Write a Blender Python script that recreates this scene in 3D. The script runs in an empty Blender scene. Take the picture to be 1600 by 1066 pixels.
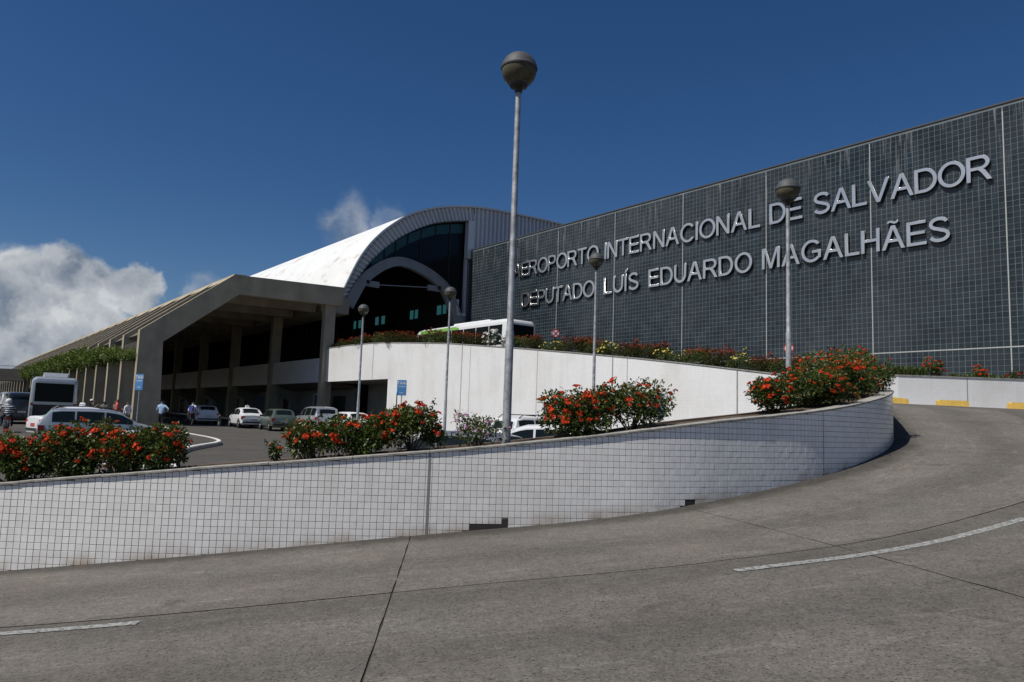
import bpy, bmesh, math, random
import numpy as np
from mathutils import Vector, Matrix, Euler
random.seed(7); np.random.seed(7)
R_ = math.radians
scene = bpy.context.scene
COL = scene.collection

# ------------------------------------------------------------------ camera
FPX = 1150.0
TH = math.atan(124 / 1150.0); PH = R_(2.0)
_r0 = Vector((1, 0, 0)); _u0 = Vector((0, -math.sin(TH), math.cos(TH))); _f = Vector((0, math.cos(TH), math.sin(TH)))
_R = math.cos(PH) * _r0 + math.sin(PH) * _u0
_U = -math.sin(PH) * _r0 + math.cos(PH) * _u0
cd = bpy.data.cameras.new('camera'); cd.sensor_width = 36; cd.lens = 36 * FPX / 1600
cd.clip_start = 0.1; cd.clip_end = 6000
cam = bpy.data.objects.new('camera', cd); COL.objects.link(cam)
cam.matrix_world = Matrix(((_R.x, _U.x, -_f.x, 0), (_R.y, _U.y, -_f.y, 0), (_R.z, _U.z, -_f.z, 0), (0, 0, 0, 1)))
scene.camera = cam

# ------------------------------------------------------------------ sun, sky, exposure
SUN_EL, SUN_B = 57.0, 34.0            # elevation; sun stands to the left and a little behind the camera
sdir = Vector((-math.cos(R_(SUN_B)) * math.cos(R_(SUN_EL)), -math.sin(R_(SUN_B)) * math.cos(R_(SUN_EL)), math.sin(R_(SUN_EL))))
sl = bpy.data.lights.new('sun', 'SUN'); sl.energy = 4.8; sl.angle = R_(0.53); sl.color = (1.0, 0.95, 0.87)
sun = bpy.data.objects.new('sun', sl); COL.objects.link(sun); sun.location = (-20, -10, 40)
sun.rotation_euler = (-sdir).to_track_quat('-Z', 'Y').to_euler()
scene.view_settings.view_transform = 'Standard'; scene.view_settings.look = 'None'
scene.view_settings.gamma = 1; scene.view_settings.exposure = 0.0
try: scene.view_settings.use_curve_mapping = False
except Exception: pass
scene.render.engine = 'CYCLES'
scene.cycles.use_denoising = True
scene.cycles.max_bounces = 6; scene.cycles.diffuse_bounces = 3; scene.cycles.glossy_bounces = 3
scene.cycles.transmission_bounces = 3; scene.cycles.transparent_max_bounces = 6
scene.cycles.caustics_reflective = False; scene.cycles.caustics_refractive = False

def nd(nt, typ, **kw):
    n = nt.nodes.new(typ)
    for k, v in kw.items():
        if k.startswith('i_'):
            n.inputs[k[2:].replace('_', ' ')].default_value = v
        else:
            setattr(n, k, v)
    return n

def pix_dir(x, y):
    d = _f + _R * ((x - 800) / FPX) + _U * ((533 - y) / FPX)
    return d.normalized()

def make_world():
    w = bpy.data.worlds.new('World'); scene.world = w; w.use_nodes = True
    nt = w.node_tree; nt.nodes.clear(); lk = nt.links.new
    out = nd(nt, 'ShaderNodeOutputWorld')
    sky = nd(nt, 'ShaderNodeTexSky'); sky.sky_type = 'NISHITA'; sky.sun_disc = False
    sky.sun_elevation = R_(SUN_EL); sky.sun_rotation = math.atan2(sdir.x, sdir.y)
    sky.altitude = 20; sky.air_density = 0.9; sky.dust_density = 0.35; sky.ozone_density = 3.5
    hsv = nd(nt, 'ShaderNodeHueSaturation'); hsv.inputs['Saturation'].default_value = 1.27; hsv.inputs['Hue'].default_value = .506
    lk(sky.outputs[0], hsv.inputs['Color'])
    bg = nd(nt, 'ShaderNodeBackground'); bg.inputs['Strength'].default_value = 0.062
    lk(hsv.outputs[0], bg.inputs['Color'])
    tc = nd(nt, 'ShaderNodeTexCoord')
    dirv = tc.outputs['Generated']
    n1 = nd(nt, 'ShaderNodeTexNoise'); n1.inputs['Scale'].default_value = 7; n1.inputs['Detail'].default_value = 6; n1.inputs['Roughness'].default_value = .62
    lk(dirv, n1.inputs['Vector'])
    sub = nd(nt, 'ShaderNodeVectorMath', operation='SUBTRACT'); lk(n1.outputs['Color'], sub.inputs[0]); sub.inputs[1].default_value = (.5, .5, .5)
    sc = nd(nt, 'ShaderNodeVectorMath', operation='SCALE'); sc.inputs['Scale'].default_value = .115; lk(sub.outputs[0], sc.inputs[0])
    wd = nd(nt, 'ShaderNodeVectorMath', operation='ADD'); lk(dirv, wd.inputs[0]); lk(sc.outputs[0], wd.inputs[1])
    blobs = [(20, 478, .066, 1.0), (100, 440, .050, 1.0), (150, 438, .045, 1.0), (212, 440, .036, 1.0), (40, 545, .10, .9), (140, 515, .062, .8), (-80, 500, .095, 1.0),
             (-190, 540, .12, 1.0), (540, 364, .050, .33), (600, 345, .034, .28), (320, 455, .036, .30), (1960, 560, .10, .9), (2150, 600, .16, 1.0)]
    # broken cumulus goes on to the left of the frame
    cs = [(pix_dir(a, b), r, s) for a, b, r, s in blobs]
    for k in range(8):                                # the same low cumulus goes on round the horizon
        az = R_(60 + k * 22 + 9 * math.sin(k * 2.1)); el = R_(5 + 3 * math.sin(k * 1.7))
        cs.append((Vector((math.sin(az) * math.cos(el), math.cos(az) * math.cos(el), math.sin(el))), .11 + .04 * math.sin(k), 1.0))
    for k, (azd, eld, r) in enumerate([(-52, 7, .15), (-63, 12, .13), (-71, 6, .12), (-78, 17, .12), (-86, 10, .13), (-92, 19, .10), (-99, 8, .14), (-112, 14, .13), (-124, 9, .15), (-84, 27, .08), (-105, 24, .10)]):
        az, el = R_(azd), R_(eld); cs.append((Vector((math.sin(az) * math.cos(el), math.cos(az) * math.cos(el), math.sin(el))), r, 1.0))
    last = None
    for c, r, s in cs:
        dst = nd(nt, 'ShaderNodeVectorMath', operation='DISTANCE'); lk(wd.outputs[0], dst.inputs[0]); dst.inputs[1].default_value = c
        mr = nd(nt, 'ShaderNodeMapRange'); mr.inputs['From Min'].default_value = r * 1.12; mr.inputs['From Max'].default_value = r * .45
        mr.inputs['To Min'].default_value = 0; mr.inputs['To Max'].default_value = s; lk(dst.outputs['Value'], mr.inputs['Value'])
        if last is None: last = mr.outputs[0]
        else:
            mx = nd(nt, 'ShaderNodeMath', operation='MAXIMUM'); lk(last, mx.inputs[0]); lk(mr.outputs[0], mx.inputs[1]); last = mx.outputs[0]
    n2 = nd(nt, 'ShaderNodeTexNoise'); n2.inputs['Scale'].default_value = 16; n2.inputs['Detail'].default_value = 8; n2.inputs['Roughness'].default_value = .6
    lk(dirv, n2.inputs['Vector'])
    ad = nd(nt, 'ShaderNodeMath', operation='MULTIPLY_ADD'); lk(n2.outputs['Fac'], ad.inputs[0]); ad.inputs[1].default_value = 1.15; ad.inputs[2].default_value = -.52
    ml = nd(nt, 'ShaderNodeMath', operation='ADD'); lk(last, ml.inputs[0])
    mg = nd(nt, 'ShaderNodeMath', operation='MULTIPLY'); lk(ad.outputs[0], mg.inputs[0]); lk(last, mg.inputs[1]); lk(mg.outputs[0], ml.inputs[1])
    dens = nd(nt, 'ShaderNodeMapRange', interpolation_type='SMOOTHSTEP'); dens.inputs['From Min'].default_value = .12; dens.inputs['From Max'].default_value = .58
    dens.inputs['To Max'].default_value = .96
    lk(ml.outputs[0], dens.inputs['Value'])
    n3 = nd(nt, 'ShaderNodeTexNoise'); n3.inputs['Scale'].default_value = 12; n3.inputs['Detail'].default_value = 5; lk(wd.outputs[0], n3.inputs['Vector'])
    cr = nd(nt, 'ShaderNodeValToRGB')
    cr.color_ramp.elements[0].position = .38; cr.color_ramp.elements[0].color = (.17, .21, .275, 1)
    cr.color_ramp.elements[1].position = .61; cr.color_ramp.elements[1].color = (.62, .64, .66, 1)
    lk(n3.outputs['Fac'], cr.inputs['Fac'])
    bg2 = nd(nt, 'ShaderNodeBackground'); bg2.inputs['Strength'].default_value = 1.0; lk(cr.outputs[0], bg2.inputs['Color'])
    mix = nd(nt, 'ShaderNodeMixShader'); lk(dens.outputs[0], mix.inputs[0]); lk(bg.outputs[0], mix.inputs[1]); lk(bg2.outputs[0], mix.inputs[2])
    lk(mix.outputs[0], out.inputs['Surface'])
make_world()

# ------------------------------------------------------------------ materials
MATS = {}
def pm(name, col, rough=.6, metal=0., var=.12, scale=4., bump=0., bscale=40., spec=.5, attr=None, col2=None, emit=None, estr=0., coat=0.):
    """principled with a mild procedural colour variation; attr: per-piece 'var' value mixes col -> col2"""
    if name in MATS: return MATS[name]
    m = bpy.data.materials.new(name); m.use_nodes = True; nt = m.node_tree; lk = nt.links.new
    b = nt.nodes['Principled BSDF']
    b.inputs['Roughness'].default_value = rough; b.inputs['Metallic'].default_value = metal
    b.inputs['Specular IOR Level'].default_value = spec; b.inputs['Coat Weight'].default_value = coat
    tc = nd(nt, 'ShaderNodeTexCoord')
    nz = nd(nt, 'ShaderNodeTexNoise'); nz.inputs['Scale'].default_value = scale; nz.inputs['Detail'].default_value = 5
    lk(tc.outputs['Object'], nz.inputs['Vector'])
    mr = nd(nt, 'ShaderNodeMapRange'); mr.inputs['From Min'].default_value = .3; mr.inputs['From Max'].default_value = .7
    mr.inputs['To Min'].default_value = 1 - var; mr.inputs['To Max'].default_value = 1 + var; lk(nz.outputs['Fac'], mr.inputs['Value'])
    base = nd(nt, 'ShaderNodeRGB'); base.outputs[0].default_value = (*col, 1); cout = base.outputs[0]
    if attr:
        at = nd(nt, 'ShaderNodeAttribute', attribute_name=attr)
        oi = nd(nt, 'ShaderNodeObjectInfo')
        sm = nd(nt, 'ShaderNodeMath', operation='ADD'); lk(at.outputs['Fac'], sm.inputs[0]); lk(oi.outputs['Random'], sm.inputs[1])
        fr = nd(nt, 'ShaderNodeMath', operation='FRACT'); lk(sm.outputs[0], fr.inputs[0])
        mc = nd(nt, 'ShaderNodeMixRGB'); lk(fr.outputs[0], mc.inputs[0]); mc.inputs[1].default_value = (*col, 1); mc.inputs[2].default_value = (*(col2 or col), 1)
        cout = mc.outputs[0]
    mu = nd(nt, 'ShaderNodeVectorMath', operation='SCALE'); lk(cout, mu.inputs[0]); lk(mr.outputs[0], mu.inputs['Scale'])
    lk(mu.outputs[0], b.inputs['Base Color'])
    if bump:
        nb = nd(nt, 'ShaderNodeTexNoise'); nb.inputs['Scale'].default_value = bscale; nb.inputs['Detail'].default_value = 4
        lk(tc.outputs['Object'], nb.inputs['Vector'])
        bp = nd(nt, 'ShaderNodeBump'); bp.inputs['Strength'].default_value = bump; bp.inputs['Distance'].default_value = .02
        lk(nb.outputs['Fac'], bp.inputs['Height']); lk(bp.outputs[0], b.inputs['Normal'])
    if emit:
        b.inputs['Emission Color'].default_value = (*emit, 1); b.inputs['Emission Strength'].default_value = estr
    MATS[name] = m; m['_b'] = 1
    return m

def bsdf(m): return m.node_tree.nodes['Principled BSDF']

def streaks(m, col, amount, vscale, z0=None, z1=None, thr=(.5, .72), sxy=3.0):
    """weather streaks running down a wall (mixed over whatever feeds Base Color)"""
    nt = m.node_tree; lk = nt.links.new; b = bsdf(m); src = b.inputs['Base Color'].links[0].from_socket
    g = nd(nt, 'ShaderNodeNewGeometry')
    mp = nd(nt, 'ShaderNodeVectorMath', operation='MULTIPLY'); lk(g.outputs['Position'], mp.inputs[0]); mp.inputs[1].default_value = (sxy, sxy, vscale)
    nz = nd(nt, 'ShaderNodeTexNoise'); nz.inputs['Scale'].default_value = 1.0; nz.inputs['Detail'].default_value = 6; nz.inputs['Roughness'].default_value = .65
    lk(mp.outputs[0], nz.inputs['Vector'])
    mr = nd(nt, 'ShaderNodeMapRange'); mr.inputs['From Min'].default_value = thr[0]; mr.inputs['From Max'].default_value = thr[1]; mr.inputs['To Max'].default_value = amount
    lk(nz.outputs['Fac'], mr.inputs['Value']); fac = mr.outputs[0]
    if z0 is not None:
        sp = nd(nt, 'ShaderNodeSeparateXYZ'); lk(g.outputs['Position'], sp.inputs[0])
        mz = nd(nt, 'ShaderNodeMapRange'); mz.inputs['From Min'].default_value = z0; mz.inputs['From Max'].default_value = z1
        lk(sp.outputs['Z'], mz.inputs['Value'])
        mm = nd(nt, 'ShaderNodeMath', operation='MULTIPLY'); lk(fac, mm.inputs[0]); lk(mz.outputs[0], mm.inputs[1]); fac = mm.outputs[0]
    mx = nd(nt, 'ShaderNodeMixRGB'); lk(fac, mx.inputs[0]); lk(src, mx.inputs[1]); mx.inputs[2].default_value = (*col, 1)
    lk(mx.outputs[0], b.inputs['Base Color'])

def road_mat(name, col, speck, blotch=.25, gutter=False):
    if name in MATS: return MATS[name]
    m = bpy.data.materials.new(name); m.use_nodes = True; nt = m.node_tree; lk = nt.links.new; b = bsdf(m)
    b.inputs['Roughness'].default_value = .88; b.inputs['Specular IOR Level'].default_value = .25
    g = nd(nt, 'ShaderNodeNewGeometry'); pos = g.outputs['Position']
    def noise(s, d=5, r=.6):
        n = nd(nt, 'ShaderNodeTexNoise'); n.inputs['Scale'].default_value = s; n.inputs['Detail'].default_value = d; n.inputs['Roughness'].default_value = r
        lk(pos, n.inputs['Vector']); return n.outputs['Fac']
    def rng(s, a, bb, c, d):
        r = nd(nt, 'ShaderNodeMapRange'); r.inputs['From Min'].default_value = a; r.inputs['From Max'].default_value = bb
        r.inputs['To Min'].default_value = c; r.inputs['To Max'].default_value = d; lk(s, r.inputs['Value']); return r.outputs[0]
    def mul(a, c):
        n = nd(nt, 'ShaderNodeMath', operation='MULTIPLY'); lk(a, n.inputs[0]); lk(c, n.inputs[1]); return n.outputs[0]
    f = rng(noise(.55, 6), .3, .7, 1 - blotch, 1 + blotch)
    f = mul(f, rng(noise(3.2, 6, .7), .3, .7, .88, 1.12))
    f = mul(f, rng(noise(34, 3, .7), .32, .68, 1 - speck, 1 + speck))
    f = mul(f, rng(noise(13, 4, .75), .34, .62, 1 - speck * .75, 1 + speck * .45))
    vo = nd(nt, 'ShaderNodeTexVoronoi'); vo.inputs['Scale'].default_value = 38; lk(pos, vo.inputs['Vector'])
    f = mul(f, rng(vo.outputs['Distance'], .12, .3, 1 - speck * .9, 1.0))
    vo2 = nd(nt, 'ShaderNodeTexVoronoi'); vo2.inputs['Scale'].default_value = 90; lk(pos, vo2.inputs['Vector'])
    sp = nd(nt, 'ShaderNodeSeparateColor'); lk(vo2.outputs['Color'], sp.inputs[0])
    f = mul(f, rng(sp.outputs[0], 0, 1, 1 - speck * .8, 1 + speck * .8))
    vo3 = nd(nt, 'ShaderNodeTexVoronoi'); vo3.inputs['Scale'].default_value = 30; lk(pos, vo3.inputs['Vector'])          # dark stone chips
    s3 = nd(nt, 'ShaderNodeSeparateColor'); lk(vo3.outputs['Color'], s3.inputs[0])
    chip = mul(rng(s3.outputs[1], .68, .72, 0, 1), rng(vo3.outputs['Distance'], .38, .26, 0, 1))
    f = mul(f, rng(chip, 0, 1, 1.04, 1 - speck * 2.1))
    base = nd(nt, 'ShaderNodeMixRGB'); base.inputs[1].default_value = (*col, 1); base.inputs[2].default_value = (col[0] * 1.08, col[1] * .97, col[2] * .86, 1)
    lk(noise(.9, 4), base.inputs[0])
    cout = base.outputs[0]
    if gutter:                                     # dirt washed along the foot of the wall, pale scuffs a little further out
        uv = nd(nt, 'ShaderNodeUVMap', uv_map='sd'); sx = nd(nt, 'ShaderNodeSeparateXYZ'); lk(uv.outputs[0], sx.inputs[0])
        wob = nd(nt, 'ShaderNodeMath', operation='MULTIPLY_ADD'); lk(noise(1.3, 4), wob.inputs[0]); wob.inputs[1].default_value = .7; lk(sx.outputs['Y'], wob.inputs[2])
        f = mul(f, rng(wob.outputs[0], .58, .92, .50, 1.0))
        st = nd(nt, 'ShaderNodeVectorMath', operation='MULTIPLY'); lk(uv.outputs[0], st.inputs[0]); st.inputs[1].default_value = (1.1, 5.5, 1)
        nz = nd(nt, 'ShaderNodeTexNoise'); nz.inputs['Scale'].default_value = 1; nz.inputs['Detail'].default_value = 7; nz.inputs['Roughness'].default_value = .7; lk(st.outputs[0], nz.inputs['Vector'])
        f = mul(f, rng(nz.outputs['Fac'], .54, .74, 1.0, 1.45))
        f = mul(f, rng(sx.outputs['Y'], 3.54, 3.58, 1.13, 1.0))        # the inner slabs are a paler pour
        # two polished wheel paths per lane and a few oil drips
        wp = nd(nt, 'ShaderNodeMath', operation='SINE'); ws_ = nd(nt, 'ShaderNodeMath', operation='MULTIPLY_ADD'); lk(sx.outputs['Y'], ws_.inputs[0]); ws_.inputs[1].default_value = 3.55; ws_.inputs[2].default_value = .4; lk(ws_.outputs[0], wp.inputs[0])
        wn = nd(nt, 'ShaderNodeMath', operation='MULTIPLY'); lk(wp.outputs[0], wn.inputs[0]); lk(noise(.35, 4), wn.inputs[1])
        f = mul(f, rng(wn.outputs[0], -.3, .5, 1.07, .86))
        f = mul(f, rng(noise(1.7, 3, .5), .66, .74, 1.0, .72))
    mu = nd(nt, 'ShaderNodeVectorMath', operation='SCALE'); lk(cout, mu.inputs[0]); lk(f, mu.inputs['Scale'])
    lk(mu.outputs[0], b.inputs['Base Color'])
    bp = nd(nt, 'ShaderNodeBump'); bp.inputs['Strength'].default_value = .35; bp.inputs['Distance'].default_value = .01
    lk(noise(55, 4, .7), bp.inputs['Height']); lk(bp.outputs[0], b.inputs['Normal'])
    MATS[name] = m
    return m

def tile_mat(name, col, groutcol, pitch, gap, rough=.3):
    """small glazed tiles too far away to pick apart, laid on the wall's own UV (metres)"""
    m = bpy.data.materials.new(name); m.use_nodes = True; nt = m.node_tree; lk = nt.links.new; b = bsdf(m)
    uv = nd(nt, 'ShaderNodeUVMap', uv_map='sd')
    br = nd(nt, 'ShaderNodeTexBrick'); br.offset = 0; br.squash = 1
    br.inputs['Scale'].default_value = 1; br.inputs['Mortar Size'].default_value = gap; br.inputs['Brick Width'].default_value = pitch; br.inputs['Row Height'].default_value = pitch
    br.inputs['Color1'].default_value = (*col, 1); br.inputs['Color2'].default_value = (col[0] * .95, col[1] * .95, col[2] * .95, 1); br.inputs['Mortar'].default_value = (*groutcol, 1)
    lk(uv.outputs[0], br.inputs['Vector'])
    mx = nd(nt, 'ShaderNodeMixRGB', blend_type='MULTIPLY'); mx.inputs[0].default_value = 1; lk(br.outputs['Color'], mx.inputs[1])
    g = nd(nt, 'ShaderNodeNewGeometry'); nz = nd(nt, 'ShaderNodeTexNoise'); nz.inputs['Scale'].default_value = .5; nz.inputs['Detail'].default_value = 6; lk(g.outputs['Position'], nz.inputs['Vector'])
    cr = nd(nt, 'ShaderNodeValToRGB'); cr.color_ramp.elements[0].position = .3; cr.color_ramp.elements[0].color = (.9, .89, .87, 1); cr.color_ramp.elements[1].position = .55; cr.color_ramp.elements[1].color = (1, 1, 1, 1)
    lk(nz.outputs['Fac'], cr.inputs[0]); lk(cr.outputs[0], mx.inputs[2]); lk(mx.outputs[0], b.inputs['Base Color'])
    b.inputs['Roughness'].default_value = rough
    MATS[name] = m
    return m

M = {}
M['ramp'] = road_mat('ramp_concrete', (.104, .101, .095), .24, .13, gutter=True)
M['asphalt'] = road_mat('lot_asphalt', (.066, .065, .062), .2, .16)
M['earth'] = road_mat('bare_earth', (.12, .10, .07), .3)
M['jointfill'] = pm('joint_filler', (.034, .032, .029), .95)
M['paint'] = pm('road_paint', (.29, .29, .28), .8, var=.25, scale=14)
bp_ = M['paint']
M['wtile'] = pm('white_glazed_tile', (.85, .84, .82), .22, var=.04, scale=1.2, attr='var', col2=(.77, .76, .74))
streaks(M['wtile'], (.46, .39, .30), .3, .6, thr=(.55, .8), sxy=1.6)
streaks(M['wtile'], (.33, .32, .31), .16, .35, thr=(.58, .75), sxy=5)
def foot_grime(m):
    nt = m.node_tree; lk = nt.links.new; b = bsdf(m); src = b.inputs['Base Color'].links[0].from_socket
    at = nd(nt, 'ShaderNodeAttribute', attribute_name='low'); g_ = nd(nt, 'ShaderNodeNewGeometry'); nz = nd(nt, 'ShaderNodeTexNoise'); nz.inputs['Scale'].default_value = 2.6; nz.inputs['Detail'].default_value = 5; lk(g_.outputs['Position'], nz.inputs['Vector'])
    mr = nd(nt, 'ShaderNodeMapRange'); mr.inputs['From Min'].default_value = .35; mr.inputs['From Max'].default_value = .65; mr.inputs['To Max'].default_value = .85; lk(nz.outputs['Fac'], mr.inputs['Value'])
    mm = nd(nt, 'ShaderNodeMath', operation='MULTIPLY'); lk(at.outputs['Fac'], mm.inputs[0]); lk(mr.outputs[0], mm.inputs[1])
    mx = nd(nt, 'ShaderNodeMixRGB'); lk(mm.outputs[0], mx.inputs[0]); lk(src, mx.inputs[1]); mx.inputs[2].default_value = (.40, .31, .22, 1); lk(mx.outputs[0], b.inputs['Base Color'])
foot_grime(M['wtile'])
M['grout'] = pm('dirty_grout', (.19, .178, .155), .95, var=.3, scale=3)
M['coping'] = pm('weathered_coping', (.27, .262, .24), .85, var=.3, scale=6, bump=.4)
M['farwhite'] = tile_mat('far_white_tile', (.79, .795, .80), (.60, .61, .62), .1, .004, .35)
streaks(M['farwhite'], (.52, .50, .46), .30, .22, thr=(.52, .74), sxy=1.5)
M['dtile'] = pm('black_glazed_tile', (.011, .019, .026), .2, var=.25, scale=.8, attr='var', col2=(.021, .033, .042), spec=.45)
streaks(M['dtile'], (.34, .35, .35), .75, .28, 12.0, 17.3, (.56, .74), 4.5)
streaks(M['dtile'], (.06, .07, .075), .5, .1, thr=(.45, .7), sxy=.12)
M['dgrout'] = pm('pale_grout', (.135, .160, .176), .9, var=.25, scale=.8)
M['white_strip'] = pm('white_joint', (.42, .43, .42), .6, var=.12)
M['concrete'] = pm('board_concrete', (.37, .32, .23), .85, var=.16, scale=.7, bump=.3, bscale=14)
streaks(M['concrete'], (.13, .12, .10), .5, .25, thr=(.5, .78), sxy=1.1)
M['concrete2'] = pm('grey_concrete', (.22, .22, .215), .85, var=.14, scale=.8, bump=.2, bscale=12)
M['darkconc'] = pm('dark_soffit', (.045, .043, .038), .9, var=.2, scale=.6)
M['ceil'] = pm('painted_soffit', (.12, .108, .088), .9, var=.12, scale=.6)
M['band'] = pm('grey_white_band', (.74, .75, .76), .6, var=.07, scale=.5)
M['roofwhite'] = pm('white_roof_sheet', (.74, .75, .74), .45, var=.04, scale=.4)
streaks(M['roofwhite'], (.40, .29, .20), .75, .9, thr=(.56, .72), sxy=.35)
M['clad'] = pm('ribbed_steel_cladding', (.62, .64, .66), .4, metal=.15, var=.06, scale=.5)
M['steelgrey'] = pm('grey_painted_steel', (.26, .28, .29), .5, var=.1, scale=.8)
M['chrome'] = pm('polished_steel', (.82, .82, .81), .30, metal=1.0, var=.10, scale=1.6, bump=.12, bscale=1.7)
M['lettercore'] = pm('letter_return', (.12, .11, .10), .45, metal=.6)
M['dglass'] = pm('dark_glass', (.006, .009, .010), .10, var=.2, scale=.4, spec=.22)
M['teal'] = pm('teal_glow_glass', (.02, .07, .08), .15, var=.25, scale=3, emit=(.10, .42, .48), estr=.16)  # no lamp behind: emission stands in for daylight coming through the glass
M['teal_dim'] = pm('teal_glow_glass_dim', (.012, .045, .045), .15, var=.3, scale=1.5, emit=(.05, .20, .19), estr=.012)  # clerestory glass; faint emission stands in for skylight seen through it
M['galv'] = pm('galvanised_pole', (.30, .315, .33), .55, metal=.35, var=.35, scale=9)
M['lampcap'] = pm('lamp_cap_grey', (.052, .056, .060), .65, var=.1)
M['lampblack'] = pm('lamp_collar', (.018, .018, .018), .6)
M['soil'] = pm('planter_soil', (.075, .052, .033), .95, var=.3, scale=12, bump=.6)
M['soilkerb'] = pm('brown_kerb', (.17, .125, .095), .9, var=.25, scale=6)
M['kerbwhite'] = pm('white_kerb_paint', (.62, .62, .60), .7, var=.15, scale=5)
M['kerbgrey'] = pm('kerb_concrete', (.26, .26, .25), .85, var=.2, scale=3)
M['yellow'] = pm('yellow_kerb_paint', (.72, .47, .10), .6, var=.14, scale=5)
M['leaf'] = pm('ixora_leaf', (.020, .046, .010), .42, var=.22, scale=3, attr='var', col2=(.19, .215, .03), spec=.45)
M['leafr'] = pm('bronze_leaf', (.020, .034, .008), .6, var=.25, scale=2, attr='var', col2=(.12, .085, .018), spec=.2)
M['vine'] = pm('vine_leaf', (.05, .095, .016), .5, var=.25, scale=1.2, attr='var', col2=(.26, .30, .05), spec=.35)
M['grassblade'] = pm('strap_leaf', (.05, .09, .02), .5, var=.2, attr='var', col2=(.17, .21, .05))
M['red'] = pm('red_petal', (.44, .014, .007), .75, var=.3, scale=9, attr='var', col2=(.62, .085, .02), spec=.15)
M['dullred'] = pm('dull_red_petal', (.17, .018, .010), .8, var=.25, scale=5, attr='var', col2=(.27, .045, .016), spec=.1)
M['pink'] = pm('pink_petal', (.50, .22, .42), .6, var=.15, scale=9)
M['whitep'] = pm('white_petal', (.70, .70, .66), .6)
M['yellowp'] = pm('yellow_petal', (.66, .54, .12), .6)
M['stem'] = pm('woody_stem', (.07, .05, .032), .9)
M['tyre'] = pm('tyre_rubber', (.018, .018, .018), .85)
M['rim'] = pm('alloy_rim', (.42, .43, .44), .35, metal=.8)
M['cglass'] = pm('car_glass', (.008, .012, .013), .08, spec=.32)
M['blacktrim'] = pm('black_trim', (.014, .014, .014), .55)
M['redlamp'] = pm('tail_lamp', (.36, .012, .014), .2)
M['plate'] = pm('red_plate', (.45, .07, .06), .5)
M['wplate'] = pm('grey_plate', (.5, .5, .5), .5)
M['headlamp'] = pm('head_lamp', (.6, .62, .63), .12)
M['bluesign'] = pm('blue_sign', (.055, .20, .44), .45, var=.05)
M['signwhite'] = pm('sign_white', (.78, .78, .77), .5)
M['signred'] = pm('sign_red', (.45, .03, .03), .5)
M['bannerblue'] = pm('banner_blue', (.03, .06, .12), .6)
def paint(name, col, rough=.25, metal=0.): return pm('paint_' + name, col, rough, metal=metal, var=.03, coat=.5)
M['pwhite'] = paint('white', (.70, .71, .72)); M['psilver'] = paint('silver', (.42, .45, .47), .3, .5)
M['pgreen'] = paint('sage', (.12, .155, .13), .3, .4); M['pdark'] = paint('charcoal', (.03, .032, .036)); M['pgrey'] = paint('grey', (.24, .25, .26), .3, .5)
M['skin'] = pm('skin', (.22, .11, .065), .55); M['hair'] = pm('hair', (.012, .01, .009), .7)
M['taxigreen'] = pm('green_stripe', (.05, .36, .20), .4); M['busgreen'] = pm('bus_green', (.17, .36, .07), .4)
M['lampglobe'] = None

def globe_mat():
    m = bpy.data.materials.new('smoky_lamp_globe'); m.use_nodes = True; b = bsdf(m); nt = m.node_tree
    b.inputs['Base Color'].default_value = (.50, .47, .33, 1); b.inputs['Roughness'].default_value = .18
    b.inputs['Transmission Weight'].default_value = .55; b.inputs['IOR'].default_value = 1.12
    nz = nd(nt, 'ShaderNodeTexNoise'); nz.inputs['Scale'].default_value = 6; cr = nd(nt, 'ShaderNodeValToRGB')
    cr.color_ramp.elements[0].color = (.10, .092, .06, 1); cr.color_ramp.elements[1].color = (.33, .31, .22, 1)
    nt.links.new(nz.outputs['Fac'], cr.inputs[0]); nt.links.new(cr.outputs[0], b.inputs['Base Color'])
    return m
M['lampglobe'] = globe_mat()

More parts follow.
